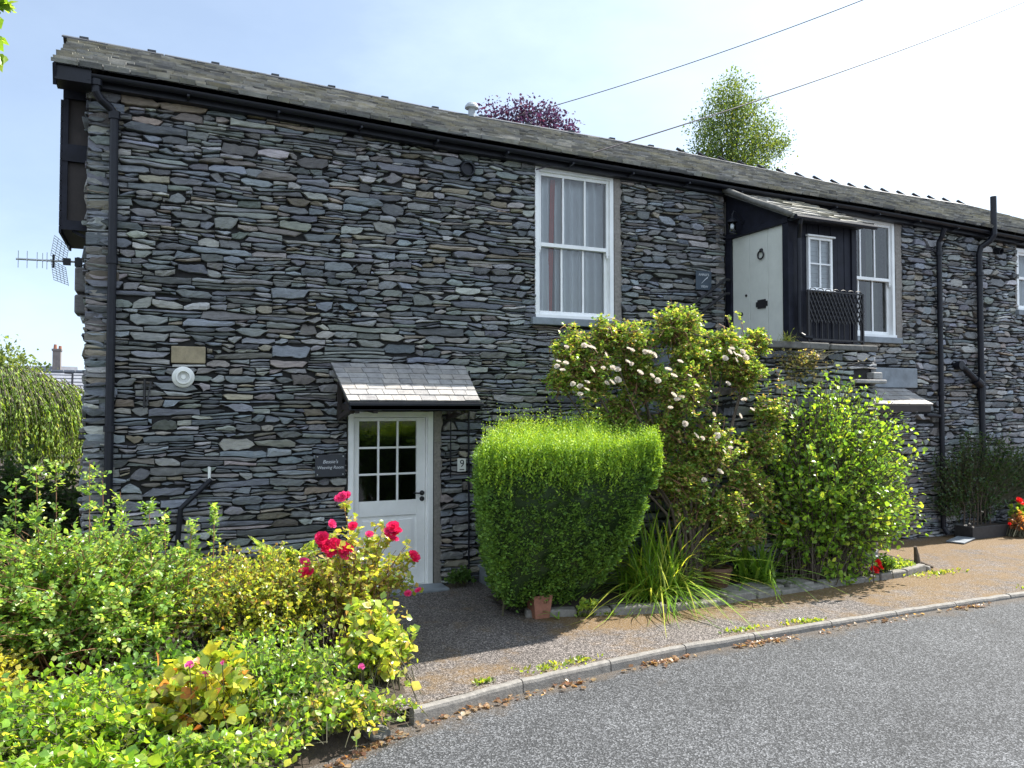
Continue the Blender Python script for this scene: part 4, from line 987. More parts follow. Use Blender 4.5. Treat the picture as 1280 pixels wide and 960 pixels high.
for x, y_ in ((237, 832), (257, 843), (452, 834), (278, 829)): rs_ = MB(); p_ = on(x, y_, 3.74); rs_.tube([(p_.x+.03, p_.y+.15, .1), (p_.x+.015, p_.y+.05, p_.z*.6), p_], .003, 5); rs_.build('flower_stalk', M['stem'], mal)
shrub('pale_leaf_shrub', 'pale yellow leaved plant at the bed corner next to the shaded path', 'plant', (-.98, -3.0, 0), (-.95, -2.95, .22), (.34, .46, .44), 200, 10, .058, [(.42,.46,.10), (.30,.40,.08), (.50,.46,.22), (.20,.30,.06), (.40,.27,.13)], [3, 4, 1.5, 4, .8], 8, wid=1.05, zmin=-.1, base_r=.4, lo=.4, t0=.1, stem_r=.004)
shrub('edging_plant', 'low mixed green and straw plant spilling onto the road edge by the grey rock', 'plant', (-1.45, -3.72, 0), (-1.4, -3.72, .02), (.48, .28, .28), 320, 10, .042, [(.20,.32,.05), (.32,.36,.08), (.11,.20,.04), (.44,.38,.16), (.34,.22,.12)], [4, 3, 3, 1.6, .8], 9, wid=.85, zmin=0, base_r=.5, lo=.35, t0=.05, stem_r=.003)
shrub('edging_plant', 'low bright green ground plant at the road edge below the copper leaved shrub', 'plant', (-2.3, -4.05, 0), (-2.25, -4.05, -.02), (.55, .28, .26), 330, 10, .045, [(.20,.34,.05), (.28,.38,.07), (.11,.20,.04), (.38,.38,.12)], [4, 3, 3, 1.2], 12, wid=.9, zmin=0, base_r=.5, lo=.35, t0=.05, stem_r=.003)
shrub('lime_leaf_plant', 'lime green leafy plant at the bottom edge nearest the camera', 'plant', (-3.0, -4.2, 0), (-3.0, -4.2, .0), (.60, .35, .30), 260, 10, .060, LIME, [4, 4, 2, 2], 13, wid=1.1, zmin=0, base_r=.5, lo=.35, t0=.05, stem_r=.003)
shrub('fern_clump', 'dark green fern clump under the left shrubs', 'plant', (-2.45, -2.75, 0), (-2.45, -2.75, .1), (.85, .5, .36), 300, 12, .05, [(.09,.19,.035), (.14,.26,.045), (.06,.13,.025)], None, 10, wid=.7, zmin=-.1, base_r=.5, lo=.35, t0=.1, stem_r=.003)
fn = thing('fern', 'pale arching fern fronds behind the golden shrub against the slate wall', 'fern', (-1.35, -1.3, 0)); rg = np.random.default_rng(14)
nf = 13; a_ = rg.uniform(0, 6.28, nf); c0_ = np.tile(np.array((-1.38, -1.35, .35)), (nf, 1)); c1_ = c0_+np.column_stack([.38*np.cos(a_), .3*np.sin(a_), rg.uniform(.42, .62, nf)]); CPf = curve_pts(c0_, c1_, np.tile(np.array((0, 0, .2)), (nf, 1)), 12); stems('stem', CPf, .004, .002, M['stem'], fn)
P, D = [], []
for i in range(nf):
    for j in range(44): t = .25+.75*j/44; f = t*11; q = min(10, int(f)); p_ = CPf[i, q]+(CPf[i, q+1]-CPf[i, q])*(f-q); tn = CPf[i, q+1]-CPf[i, q]; sd = np.cross(tn, (0, 0, 1.0)); sd /= np.linalg.norm(sd)+1e-6; P.append(p_); D.append(sd*(1 if j % 2 else -1)+tn*4+np.array((0, 0, -.1)))
leaves('foliage', np.array(P), np.array(D), np.tile(.11*np.sin(np.linspace(.9, 3.0, 44)), nf), palette(rg, len(P), [(.30,.40,.10), (.24,.34,.08)]), M['leaf'], fn, T_OVAL, .35, rg, .9)
bm = bmesh.new(); bmesh.ops.create_icosphere(bm, subdivisions=3, radius=.10)
for v in bm.verts: v.co *= 1+.35*noise.noise(v.co*9)+.15*noise.noise(v.co*25); v.co.z *= .62
me = bpy.data.meshes.new('garden_rock'); bm.to_mesh(me); bm.free(); me.materials.append(M['landing']); rk_ = bpy.data.objects.new('garden_rock', me); col.objects.link(rk_); rk_.location = (-1.16, -3.72, -.07)
tag(rk_, 'grey rock at the kerb end beside the road', 'rock')

shrub('evergreen_shrub', 'dark evergreen shrub at the far left end of the garden bed', 'shrub', (-5.7, -2.2, 0), (-5.7, -2.3, .45), (1.15, 1.1, .85), 420, 14, .06, [(.06,.12,.03), (.09,.17,.04), (.04,.09,.025)], None, 15, lo=.5)
shrub('ground_cover_plant', 'low green ground cover at the far left of the garden bed', 'plant', (-5.0, -3.7, 0), (-4.9, -3.7, .0), (1.0, .8, .28), 420, 10, .055, LIME, [3, 3, 4, 1], 16, zmin=0, base_r=.5, lo=.35, t0=.05, stem_r=.003)

# --- clipped yew hedge
hd = thing('yew_hedge', 'clipped green yew hedge block with upright shoots on top coloured as sunlit', 'hedge', (1.3, -1.5, 0))
rg = np.random.default_rng(20)
def hedge_pt(a, t):
    """a in [0,4) goes round the plan, t = height 0..1.  front-left, front-right, back-right, back-left"""
    bot = [(.98, 1.50), (1.38, 1.52), (1.62, .85), (1.05, .6)]; topc = [(-.02, 2.66), (2.16, 2.50), (2.74, .90), (.93, .40)]
    tt = max(t, 1e-4)**.50
    i = int(a) % 4; f = a-int(a); f = .5-.5*math.cos(math.pi*f)*.35-.5*(1-2*f)*.65
    q = [((b_[0]+(c_[0]-b_[0])*tt), (b_[1]+(c_[1]-b_[1])*tt)) for b_, c_ in zip(bot, topc)]
    x = q[i][0]+(q[(i+1) % 4][0]-q[i][0])*f; s = q[i][1]+(q[(i+1) % 4][1]-q[i][1])*f
    k_ = 1-.10*max(0, (t-.78)/.22)**2; x, s = 1.3+(x-1.3)*k_, 1.5+(s-1.5)*k_
    return np.array((x, -s, .06+t*1.66))
def hpt_noise(p): return .075*noise.noise(Vector(p)*2.1)+.06*noise.noise(Vector(p)*5.5)+.03*noise.noise(Vector(p)*13)
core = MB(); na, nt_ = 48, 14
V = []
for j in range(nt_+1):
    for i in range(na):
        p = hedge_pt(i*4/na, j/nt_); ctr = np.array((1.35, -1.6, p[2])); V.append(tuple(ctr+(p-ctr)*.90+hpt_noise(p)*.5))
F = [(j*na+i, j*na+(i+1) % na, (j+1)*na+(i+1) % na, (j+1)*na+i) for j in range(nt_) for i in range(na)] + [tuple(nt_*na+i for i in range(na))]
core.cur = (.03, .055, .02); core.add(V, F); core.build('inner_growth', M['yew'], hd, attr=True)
P, D, S_, Cc = [], [], [], []
rgr = random.Random(77)
for k in range(9500):
    a = rgr.uniform(0, 4); t = rgr.uniform(0, 1)
    if t < .22 and rgr.random() > t/.22+.15: continue
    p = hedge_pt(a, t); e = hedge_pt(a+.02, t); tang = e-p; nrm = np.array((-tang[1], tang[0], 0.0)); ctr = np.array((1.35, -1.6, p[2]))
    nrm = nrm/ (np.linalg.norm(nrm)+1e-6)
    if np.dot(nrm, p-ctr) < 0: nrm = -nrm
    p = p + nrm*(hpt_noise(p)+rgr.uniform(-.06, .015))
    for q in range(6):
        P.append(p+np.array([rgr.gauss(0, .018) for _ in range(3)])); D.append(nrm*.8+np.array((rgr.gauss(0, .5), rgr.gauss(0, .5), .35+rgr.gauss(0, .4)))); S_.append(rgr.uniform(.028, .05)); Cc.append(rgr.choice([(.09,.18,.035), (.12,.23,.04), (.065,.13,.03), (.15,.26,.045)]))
for k in range(5200):
    # upright new shoots on the flat top, leaning past the front edge; sunlight put into their brighter colour
    u_, v_ = rgr.random(), rgr.random(); fl, fr, br, bl = [np.array((x, -s)) for x, s in ((.20, 2.58), (2.02, 2.40), (2.58, .97), (.97, .45))]
    xy = (fl*(1-u_)+fr*u_)*(1-v_)+(bl*(1-u_)+br*u_)*v_
    dm = (2*u_-1)**4+(2*v_-1)**4; xy = np.array((1.35, -1.55))+(xy-np.array((1.35, -1.55)))*.95; zb = 1.70+.12*v_-.10*dm+.11*noise.noise(Vector((xy[0]*2.5, xy[1]*2.5, 2))); h = rgr.choice((.6, 1, 1, 1.5))*rgr.uniform(.07, .20)*(1+.9*noise.noise(Vector((xy[0]*4, xy[1]*4, 8))))
    lean = np.array((rgr.gauss(0, .12), rgr.gauss(0, .12), 1)); cc = rgr.choice([(.22,.36,.04), (.30,.44,.05), (.16,.28,.035), (.36,.46,.06)])
    for q in range(9):
        tq = q/8; p = np.array((xy[0], xy[1], zb))+lean*h*tq
        ang = rgr.uniform(0, 6.28); P.append(p); D.append(np.array((math.cos(ang), math.sin(ang), 1.0))); S_.append(.034*(1.1-.5*tq)); Cc.append(cc)
for k in range(2600):  # fringe on front and right faces, sunlit tone put into its colour
    aa = rgr.uniform(0, 2); p = hedge_pt(aa, 1-abs(rgr.gauss(0, .085))*(1+.9*noise.noise(Vector((aa*5, 3, 1))))); p[1] -= rgr.uniform(-.03, .06); h = rgr.uniform(.10, .26); lean = np.array((rgr.gauss(0, .10), -.10+rgr.gauss(0, .10), 1)); cc = rgr.choice([(.22,.36,.04), (.30,.44,.05), (.16,.28,.035)])
    for q in range(9): ang = rgr.uniform(0, 6.28); P.append(p+lean*h*q/8); D.append(np.array((math.cos(ang), math.sin(ang), 1.0))); S_.append(.034*(1.1-.06*q)); Cc.append(cc)
leaves('foliage', np.array(P), np.array(D), np.array(S_), np.array(Cc)*rg.uniform(.8, 1.2, (len(P), 1)), M['yew'], hd, T_RHOMB, .55, rg, .3)
b = MB()
for p, q in [((1.0+.07*i, -1.42-.05*(i % 3), 0), (.9+.13*i, -1.6-.06*(i % 2), .45)) for i in range(7)]+[((1.0, -1.5, .0), (1.1, -1.6, .7)), ((1.25, -1.4, 0), (1.5, -1.5, .8)), ((.85, -1.35, 0), (.78, -1.5, .6))]: b.tube([p, q], [.022, .012], 7)
b.build('trunk', M['bark'], hd)

# --- climbing rose with cream blooms on the steps
cr = thing('climbing_rose', 'large climbing rose with cream white blooms spreading over the stone steps', 'climbing rose', (3.1, -1.5, 0))
rg = np.random.default_rng(30)
blobs = [((735, 470), 1.45, .42, 90), ((790, 440), 1.5, .42, 90), ((845, 415), 1.6, .38, 80), ((905, 445), 1.65, .42, 95), ((850, 490), 1.7, .5, 110), ((930, 470), 1.65, .3, 60), ((885, 560), 1.75, .48, 110), ((905, 640), 1.8, .36, 60), ((850, 600), 1.7, .42, 80), ((960, 520), 1.7, .25, 36), ((775, 520), 1.3, .40, 60), ((720, 440), 1.4, .26, 40), ((760, 425), 1.5, .26, 40), ((830, 545), 1.5, .42, 70), ((930, 600), 1.75, .3, 50), ((952, 560), 1.7, .32, 50), ((945, 620), 1.75, .32, 50), ((935, 665), 1.75, .26, 36), ((800, 480), 1.4, .4, 80), ((865, 455), 1.6, .42, 80), ((860, 640), 1.6, .34, 45), ((700, 480), 1.35, .2, 26), ((945, 430), 1.6, .2, 26)]
TIPS, ROOT = [], []
for (x, y_), s, r_, n in [(q[0], q[1], q[2]*1.02, int(q[3]*1.5)) for q in blobs]:
    c_ = np.array(on(x, y_, s)); v = unit(rg.normal(0, 1, (n, 3))); tp = c_+v*np.array((r_, r_*.7, r_*.8))*rg.uniform(.4, 1.1, (n, 1))
    tp = tp[tp[:, 2] > .1]; TIPS.append(tp); ROOT.append(np.tile(c_, (len(tp), 1))+rg.normal(0, .10, (len(tp), 3)))
ex = [((818, 388), 1.55), ((838, 372), 1.6), ((866, 380), 1.6), ((690, 432), 1.4), ((750, 408), 1.4), ((908, 395), 1.6), ((925, 392), 1.65), ((968, 460), 1.7), ((985, 480), 1.75), ((700, 500), 1.4), ((960, 480), 1.7), ((795, 425), 1.4)]
TIPS.append(np.array([on(*q, s) for q, s in ex])); ROOT.append(np.array([on(*q, s)+Vector((.1, 0, -.5)) for q, s in ex]))
tp, rt = np.concatenate(TIPS), np.concatenate(ROOT); CPr = curve_pts(rt, tp, rg.normal(0, .06, tp.shape)+np.array((0, 0, .08)), 7)
stems('stem', CPr, .005, .002, M['redstem'], cr)
P, D = shoot_leaves(rg, CPr, 8, .2, 1.0, upbias=.2); sz = .037*rg.uniform(.6, 1.2, len(P)); P, D, sz = compound(rg, P, D, sz, 2)
leaves('foliage', P, D, sz, palette(rg, len(P), [(.15,.26,.06), (.24,.33,.07), (.10,.18,.04), (.42,.42,.14), (.42,.28,.15)], [4, 4, 3, 2.2, 1.1]), M['gloss_leaf'], cr, T_OVAL, 1.05, rg)
b = MB()
for i, ((x, y_), s, r_, n) in enumerate(blobs):
    c_ = on(x, y_, s); b.tube([(3.1+.12*math.sin(i*2), -1.62+.06*math.cos(i*3), .0), (3.1+(c_.x-3.1)*.25, -1.7, .35*c_.z+.1), (3.1+(c_.x-3.1)*.7, c_.y-.02, .75*c_.z), c_], [.022, .016, .012, .006], 7)
b.build('main_stem', M['bark'], cr)
fw_ = flower_mesh('white_flower', M['p_white'], .040, 22, seed=3); rgr = random.Random(8)
wf = [(835, 462), (842, 470), (850, 452), (862, 470), (871, 482), (815, 470), (822, 476), (800, 466), (856, 530), (878, 548), (896, 545), (910, 480), (930, 500), (940, 512), (708, 434), (696, 458), (703, 463), (707, 454), (698, 452), (730, 432), (735, 433), (740, 435), (757, 443), (716, 480), (725, 483), (734, 478), (725, 493), (733, 487), (754, 460), (766, 460), (772, 462), (740, 462), (758, 479), (765, 478), (806, 440), (812, 441), (818, 444), (790, 438), (786, 436), (789, 455), (784, 452), (772, 475), (912, 440), (918, 442), (924, 445), (920, 450), (928, 440), (932, 447), (906, 448), (915, 436), (838, 510), (846, 500), (852, 497), (842, 494), (905, 565), (913, 560), (892, 518), (870, 545), (900, 590), (880, 600), (925, 520)]
for x, y_ in wf:
    s = 1.75+rgr.uniform(0, .15) if x < 800 else 2.0+rgr.uniform(0, .1)
    flower(fw_, on(x, y_, s), cr, rgr.uniform(.7, 1.1), rg=rgr)

# --- strap-leaved clumps
def strap(name, label, base, n, L, w, seed, cols, r=.1, group=None):
    rg = np.random.default_rng(seed); root = thing(name, label, 'plant', (*base[:2], 0), group)
    V, F, C = [], [], []; m = 9
    for i in range(n):
        a = rg.uniform(0, 2*math.pi); el = rg.uniform(.5, 1.45); l = L*rg.uniform(.6, 1.15); p = np.array(base)+np.array((rg.normal(0, r), rg.normal(0, r), 0)); d = np.array((math.cos(a)*math.cos(el), math.sin(a)*math.cos(el), math.sin(el))); s = np.array((-math.sin(a), math.cos(a), 0)); ww = w*rg.uniform(.6, 1.2)
        c_ = np.array(cols[rg.integers(len(cols))])*rg.uniform(.8, 1.2); o = len(V)
        for j in range(m):
            t = j/(m-1); q = p+d*l*t+np.array((math.cos(a), math.sin(a), -1.15))*l*.42*t**2.4*math.cos(el)*1.6; h = ww*(1-t**2.2)*.5+.001
            q[2] = max(q[2], .015)
            V += [q-s*h, q+s*h]; C += [c_, c_]
        for j in range(m-1): F.append((o+2*j, o+2*j+1, o+2*j+3, o+2*j+2))
    mesh_np('foliage', np.array(V), np.array(F), np.array(C), M['gloss_leaf'], root, 4); return root
STR = [(.15,.28,.04), (.22,.36,.05), (.10,.19,.03), (.38,.42,.08)]
strap('strap_leaf_clump', 'arching grassy strap leaf clump to the right of the yew hedge', (2.55, -1.68, .05), 420, .62, .019, 51, STR, .14)
strap('strap_leaf_clump', 'tall strap leaf clump behind the arching clump beneath the climbing rose', (2.72, -1.5, .05), 300, 1.12, .022, 52, STR, .13)
lily = strap('lily_clump', 'upright lily clump with an orange flower left of the round shrub', (4.05, -1.65, .06), 150, .72, .036, 53, [(.14,.27,.04), (.22,.33,.05), (.09,.17,.03)], .10)
fo = flower_mesh('orange_flower', M['p_orange'], .05, 12, seed=4)
for x, y_ in ((976, 654), (981, 656)): flower(fo, on(x, y_, 1.7), lily, .9)
b = MB(); p_ = on(978, 655, 1.7); b.tube([(4.05, -1.65, .06), (p_.x, p_.y, p_.z)], .005, 5); b.build('stem', M['stem'], lily)

# --- potted plant
pot = thing('plant_pot', 'brown glazed pot holding a leafy plant beside the strap leaf clump', 'plant pot', (3.35, -1.72, 0))
b = MB(); b.lathe([(.11, 0), (.15, .12), (.165, .22), (.18, .23), (.18, .27), (.155, .27), (.15, .2), (.01, .2)], (3.38, -1.72, .04), n=20); b.build('pot', M['pot'], pot, smooth=False)
rg = np.random.default_rng(60); tips, v = dome_tips(rg, 60, (3.38, -1.72, .45), (.32, .28, .36), -.3); CPp = curve_pts(np.tile(np.array((3.38, -1.72, .25)), (len(tips), 1)), tips, np.zeros_like(tips)+np.array((0, 0, .05)), 6)
stems('stem', CPp, .003, .0015, M['stem'], pot); P, D = shoot_leaves(rg, CPp, 9, .3); leaves('foliage', P, D, .055*rg.uniform(.6, 1.2, len(P)), palette(rg, len(P), [(.12,.22,.04), (.18,.28,.05), (.3,.32,.08)], [4, 3, 1]), M['leaf'], pot, T_OVAL, .9, rg)
sq = thing('square_planter', 'small square terracotta planter with a dead stick below the yew hedge', 'plant pot', (1.05, -1.78, 0))
b = MB(); x0, y0 = 1.05, -1.80
b.add([(x0-.08,y0-.08,.0),(x0+.08,y0-.08,.0),(x0+.08,y0+.08,.0),(x0-.08,y0+.08,.0),(x0-.11,y0-.1,.24),(x0+.11,y0-.1,.24),(x0+.11,y0+.1,.24),(x0-.11,y0+.1,.24),(x0-.095,y0-.085,.24),(x0+.095,y0-.085,.24),(x0+.095,y0+.085,.24),(x0-.095,y0+.085,.24),(x0-.09,y0-.08,.19),(x0+.09,y0-.08,.19),(x0+.09,y0+.08,.19),(x0-.09,y0+.08,.19)],
      [(0,1,5,4),(1,2,6,5),(2,3,7,6),(3,0,4,7),(4,5,9,8),(5,6,10,9),(6,7,11,10),(7,4,8,11),(8,9,13,12),(9,10,14,13),(10,11,15,14),(11,8,12,15),(12,13,14,15),(3,2,1,0)])
b.build('pot', M['terracotta'], sq, .006)
b = MB(); b.tube([(x0+.01, y0, .18), (x0+.0, y0+.02, .40)], .018, 6); b.tube([(x0-.05, y0, .18), (x0-.08, y0, .42)], .006, 5); b.build('stick', M['redstem'], sq)
b = MB(); b.tube([(.72, -1.62, .0), (.95, -1.3, .55)], .012, 6); tag(b.build('garden_cane', M['stem']), 'leaning garden cane against the base of the yew hedge', 'cane')

# --- the round shrub and neighbours
shrub('round_shrub', 'big rounded bright green shrub in front of the stone landing', 'shrub', (5.05, -1.6, 0), (5.32, -1.62, 1.20), (1.30, .86, 1.32), 2200, 17, .055, [(.17,.31,.045), (.24,.38,.05), (.12,.22,.035), (.36,.44,.08)], [4, 4, 3, 1.5], 61, mat='gloss_leaf', wid=.9, zmin=-.95, t0=.22, stem_r=.008, base_r=.16, lo=.55, lump=.22, stemmat='bark')
shrub('low_sedum', 'low lime green mound by the edging under the round shrub', 'plant', (6.3, -1.8, 0), (6.3, -1.78, .05), (.26, .14, .14), 160, 10, .022, [(.22,.33,.06), (.30,.38,.08)], None, 62, zmin=0, base_r=.5, stem_r=.002)
ger, CP, rg = shrub('red_geranium', 'small red flowering plant at the foot of the round shrub', 'plant', (5.85, -1.93, 0), (5.85, -1.95, .16), (.14, .12, .14), 60, 8, .04, [(.10,.2,.04), (.16,.26,.05)], None, 63, zmin=-.1)
fs_ = flower_mesh('scarlet_flower', M['p_scarlet'], .06, 18, seed=5)
for x, y_, k in ((1097, 704, 1), (1093, 713, 1.1), (1100, 709, .8)): flower(fs_, on(x, y_, 2.06), ger, k)
b = MB(); b.tube([(6.72, -1.72, 0), (6.70, -1.72, .17), (6.66, -1.73, .3)], [.05, .035, .02], 8); b.tube([(6.71, -1.72, .1), (6.9, -1.8, .02)], .02, 6); tag(b.build('tree_stump', M['bark']), 'short weathered stump at the right end of the edging', 'stump')
# wisteria tuft on the landing edge
shrub('trailing_plant', 'dry trailing plant with a grass tuft hanging from the landing edge', 'plant', (4.9, -1.45, 2.85), (4.95, -1.5, 2.62), (.50, .10, .26), 90, 7, .032, [(.24,.20,.10), (.16,.20,.06), (.30,.24,.15)], None, 64, zmin=-.95, base_r=.8, stem_r=.0025, lump=.5, lo=.3)
strap('grass_tuft', 'small grass tuft growing on the landing edge under the pale door', (4.75, -1.44, 2.98), 60, .2, .006, 65, [(.16,.22,.05), (.25,.26,.1)], .05)

# --- the dark climber, trough and flowers by the right wall
rg = np.random.default_rng(70); wc = thing('dark_wall_climber', 'dark green climber spreading along the right wall around the pipes', 'climber', (10.2, -.3, 0))
nn = 750; tx = rg.uniform(9.0, 12.3, nn); env = np.interp(tx, [9.0, 9.6, 10.6, 11.2, 12.3], [1.35, 1.75, 1.75, 1.5, 1.2]); low = np.interp(tx, [9.0, 10.6, 11.0, 12.3], [.35, .3, .85, .9])
tz = low+(env-low)*rg.uniform(0, 1, nn)**.8; tips = np.column_stack([tx, -rg.uniform(.06, .42, nn), tz]); p0 = np.column_stack([10.0+(tx-10.0)*.55, np.full(nn, -.16), tz*.55])
CPw = curve_pts(p0, tips, rg.normal(0, .05, tips.shape)+np.array((0, -.05, .05)), 6); stems('stem', CPw, .004, .002, M['stem'], wc)
P, D = shoot_leaves(rg, CPw, 12, .3, 1.0); leaves('foliage', P, D, .05*rg.uniform(.6, 1.2, len(P)), palette(rg, len(P), [(.035,.075,.03), (.05,.10,.035), (.03,.06,.03), (.09,.14,.06)], [4, 4, 3, .8]), M['gloss_leaf'], wc, T_OVAL, .6, rg)
b = MB()
for i in range(7): x = 9.75+i*.11; b.tube([(x, -.2, 0), (x+.05*math.sin(i), -.22, .5), (x+(i-3)*.12, -.2, 1.1)], [.014, .01, .006], 6)
b.build('main_stem', M['bark'], wc)
tr = thing('garden_trough', 'long black planting trough standing against the right wall', 'trough', (10.3, -.35, 0))
b = MB(); b.box(9.55, 10.55, -.50, -.47, 0, .2); b.box(9.55, 10.55, -.2, -.17, 0, .2); b.box(9.55, 9.58, -.47, -.2, 0, .2); b.box(10.52, 10.55, -.47, -.2, 0, .2); b.box(10.58, 11.4, -.46, -.16, 0, .18)
b.build('box', M['trough'], tr, .008); b = MB(); b.box(9.58, 10.52, -.47, -.2, .1, .17); b.build('compost', M['soil'], tr)
b = MB(); b.bar((8.95, -.62, .02), (9.5, -.42, .03), .26, .02); tag(b.build('slate_offcut', M['slab'], bevel=.004), 'pale slate offcut lying at the foot of the right downpipe', 'slate')
tf, CP, rg = shrub('border_flowers', 'lime green border plant with red blooms at the right edge', 'plant', (11.1, -.55, 0), (11.05, -.5, .30), (.55, .25, .34), 170, 10, .055, [(.20,.32,.05), (.28,.38,.07), (.12,.22,.04)], None, 71, zmin=-.1, base_r=.5)
for x, y_, k in ((1274, 626, 1.2), (1279, 631, 1.1), (1262, 655, .5)): flower(fs_, on(x, y_, .65), tf, k)
hc, CP, rg = shrub('copper_heuchera', 'coppery orange leaved plant beside the black trough', 'plant', (10.55, -.65, 0), (10.62, -.6, .2), (.22, .16, .2), 90, 8, .05, [(.32,.13,.07), (.26,.10,.06), (.36,.2,.1)], None, 72, zmin=-.1, base_r=.5)
fp = flower_mesh('white_pink_flower', M['p_white'], .03, 10, seed=9)
for x, y_ in ((1212, 655), (1216, 659), (1228, 640), (1207, 657)): flower(fp, on(x, y_, .5), hc, .9)
# foliage at the foot of the door jamb
shrub('corner_weed', 'small green weed tuft at the wall foot right of the white door', 'plant', (.78, -.2, 0), (.78, -.18, .08), (.2, .14, .16), 70, 9, .035, [(.07,.14,.04), (.1,.18,.05)], None, 73, zmin=0, base_r=.4, stem_r=.002)

# --- weeds and fallen leaves along the kerb
rg = np.random.default_rng(80); n = 1500
t = rg.uniform(-.87, 9.5, n)**1.0; kx = np.array([KX(x) for x in t]); off = -.075-np.abs(rg.normal(0, .05, n))
P = np.column_stack([t, kx+off, np.array([road_z(x, 0) for x in t])+.008+rg.uniform(0, .012, n)])
clump = np.array([noise.noise(Vector((x*1.7, 2.0, 5.0))) for x in t]); keep = rg.uniform(0, 1, n) < np.clip(.5-.06*t+1.3*clump, .02, .9); P = P[keep]
m = 500; tb = rg.uniform(-3.2, -.95, m); eb_ = np.array([ex_ for ex_ in (lerpf(edge)(x) for x in tb)]); P2 = np.column_stack([tb, eb_-.01-np.abs(rg.normal(0, .06, m)), np.full(m, -.095)])
P = np.concatenate([P, P2]); D = np.column_stack([rg.normal(0, 1, len(P)), rg.normal(0, 1, len(P)), rg.normal(.1, .25, len(P))])
kind(leaves('fallen_leaves', P, D, .042*rg.uniform(.5, 1.3, len(P)), palette(rg, len(P), [(.30,.19,.12), (.22,.12,.08), (.38,.28,.2), (.16,.09,.06)]), M['leaf'], None, T_OVAL, .9, rg, .85), 'stuff')
P, D, S_ = [], [], []
rgr = random.Random(15)
for cx, cy, nn_, rr_ in [(rgr.uniform(-.5, 8), None, rgr.randint(20, 60), rgr.uniform(.04, .16)) for _ in range(5)] + [(.45, -3.25, 90, .16), (.75, -3.2, 40, .08), (1.5, -1.98, 60, .05), (1.75, -2.02, 60, .05), (2.6, -3.05, 60, .1), (3.3, -3.05, 60, .1), (6.6, -2.05, 120, .22)]:
    cy = KX(cx)+rgr.uniform(.04, .12) if cy is None else cy
    for q in range(nn_): 
        P.append((cx+rgr.gauss(0, rr_), cy+rgr.gauss(0, rr_*.3), .008)); D.append((rgr.gauss(0, .7), rgr.gauss(0, .7), rgr.uniform(.3, 1.2))); S_.append(rgr.uniform(.02, .055))
rg = np.random.default_rng(81)
kind(leaves('weeds', P, D, np.array(S_), palette(rg, len(P), [(.22,.30,.05), (.30,.32,.07), (.14,.22,.04)]), M['leaf'], None, T_RHOMB, .7, rg, .4), 'stuff')
shrub('kerb_seedling', 'pair of small bright seedlings growing at the foot of the yew hedge', 'plant', (1.5, -2.02, 0), (1.5, -2.02, .1), (.14, .04, .1), 26, 6, .035, [(.3,.38,.08), (.2,.3,.05)], None, 82, zmin=0, base_r=.4, stem_r=.002)
strap('lone_leaf_shoot', 'single upright blade shoot in front of the yew hedge', (1.18, -1.98, 0), 4, .3, .02, 83, [(.16,.28,.05)], .01)

# ================================================================== background trees
def tree(name, label, base, trunk_h, r0, clumps, leaf, per, cols, wts, seed, mat='far_leaf', wid=.9, barkmat='bark', droop=0):
    rg = np.random.default_rng(seed); root = thing(name, label, 'tree', base, None); b = MB()
    bx_, by_, bz_ = base
    b.tube([(bx_, by_, bz_), (bx_+.1, by_, bz_+trunk_h*.5), (bx_, by_, bz_+trunk_h)], [r0, r0*.75, r0*.4], 10)
    for c_, r_ in clumps:
        b.tube([(bx_, by_, bz_+trunk_h*rg.uniform(.5, .9)), ((bx_+c_[0])/2, (by_+c_[1])/2, (bz_+trunk_h+c_[2])/2), c_], [r0*.4, r0*.2, r0*.06], 6)
    b.build('trunk', M[barkmat], root)
    Ps, Ds = [], []
    for c_, r_ in clumps:
        n = int(per*r_*r_); v = unit(rg.normal(0, 1, (n, 3))); q = np.array(c_)+v*r_*rg.uniform(.25, 1.12, (n, 1))*np.array((1, 1, .85)); Ps.append(q); Ds.append(v+rg.normal(0, .7, (n, 3))-np.array((0, 0, droop)))
    P, D = np.concatenate(Ps), np.concatenate(Ds)
    # break the mass into sprays: pull leaves towards random twig centres
    k = max(20, len(P)//14); cen = P[rg.integers(0, len(P), k)]; idx = rg.integers(0, k, len(P)); 
    P2 = cen[idx]+rg.normal(0, leaf*1.6, P.shape); use = rg.uniform(0, 1, len(P)) < .7; P[use] = P2[use]
    leaves('crown', P, D, leaf*rg.uniform(.6, 1.3, len(P)), palette(rg, len(P), cols, wts), M[mat], root, T_RHOMB, wid, rg, .3); return root
def at(px, py, s): return tuple(on(px, py, s))
cl = [(at(918, 110, -20), .9), (at(905, 130, -20), 1.1), (at(930, 140, -20), 1.1), (at(890, 160, -20), 1.2), (at(920, 165, -20), 1.4), (at(950, 165, -20), 1.1), (at(885, 190, -20), 1.1), (at(910, 200, -20), 1.4), (at(945, 195, -20), 1.4), (at(970, 185, -20), .7), (at(920, 225, -20), 1.9), (at(980, 178, -20), .35)]
tree('birch_tree', 'light green birch tree rising behind the slate roof', (21.9, 20, 0), 14, .25, cl, .105, 1150, [(.10,.155,.05), (.14,.20,.04), (.07,.115,.06), (.21,.25,.05)], [4, 3, 4, 1.2], 90)
cl = [(at(640, 150, -10), .55), (at(672, 150, -10), .6), (at(700, 165, -10), .5), (at(615, 140, -10), .38), (at(655, 137, -10), .38), (at(690, 147, -10), .35), (at(660, 175, -10), .9), (at(715, 162, -10), .28), (at(635, 190, -10), .8)]
tree('purple_tree', 'dark purple leaved tree showing above the roof ridge', (6.7, 10, 0), 8.5, .16, cl, .085, 1700, [(.055,.035,.085), (.075,.04,.10), (.04,.025,.065), (.09,.035,.07)], None, 91, mat='purple_leaf')
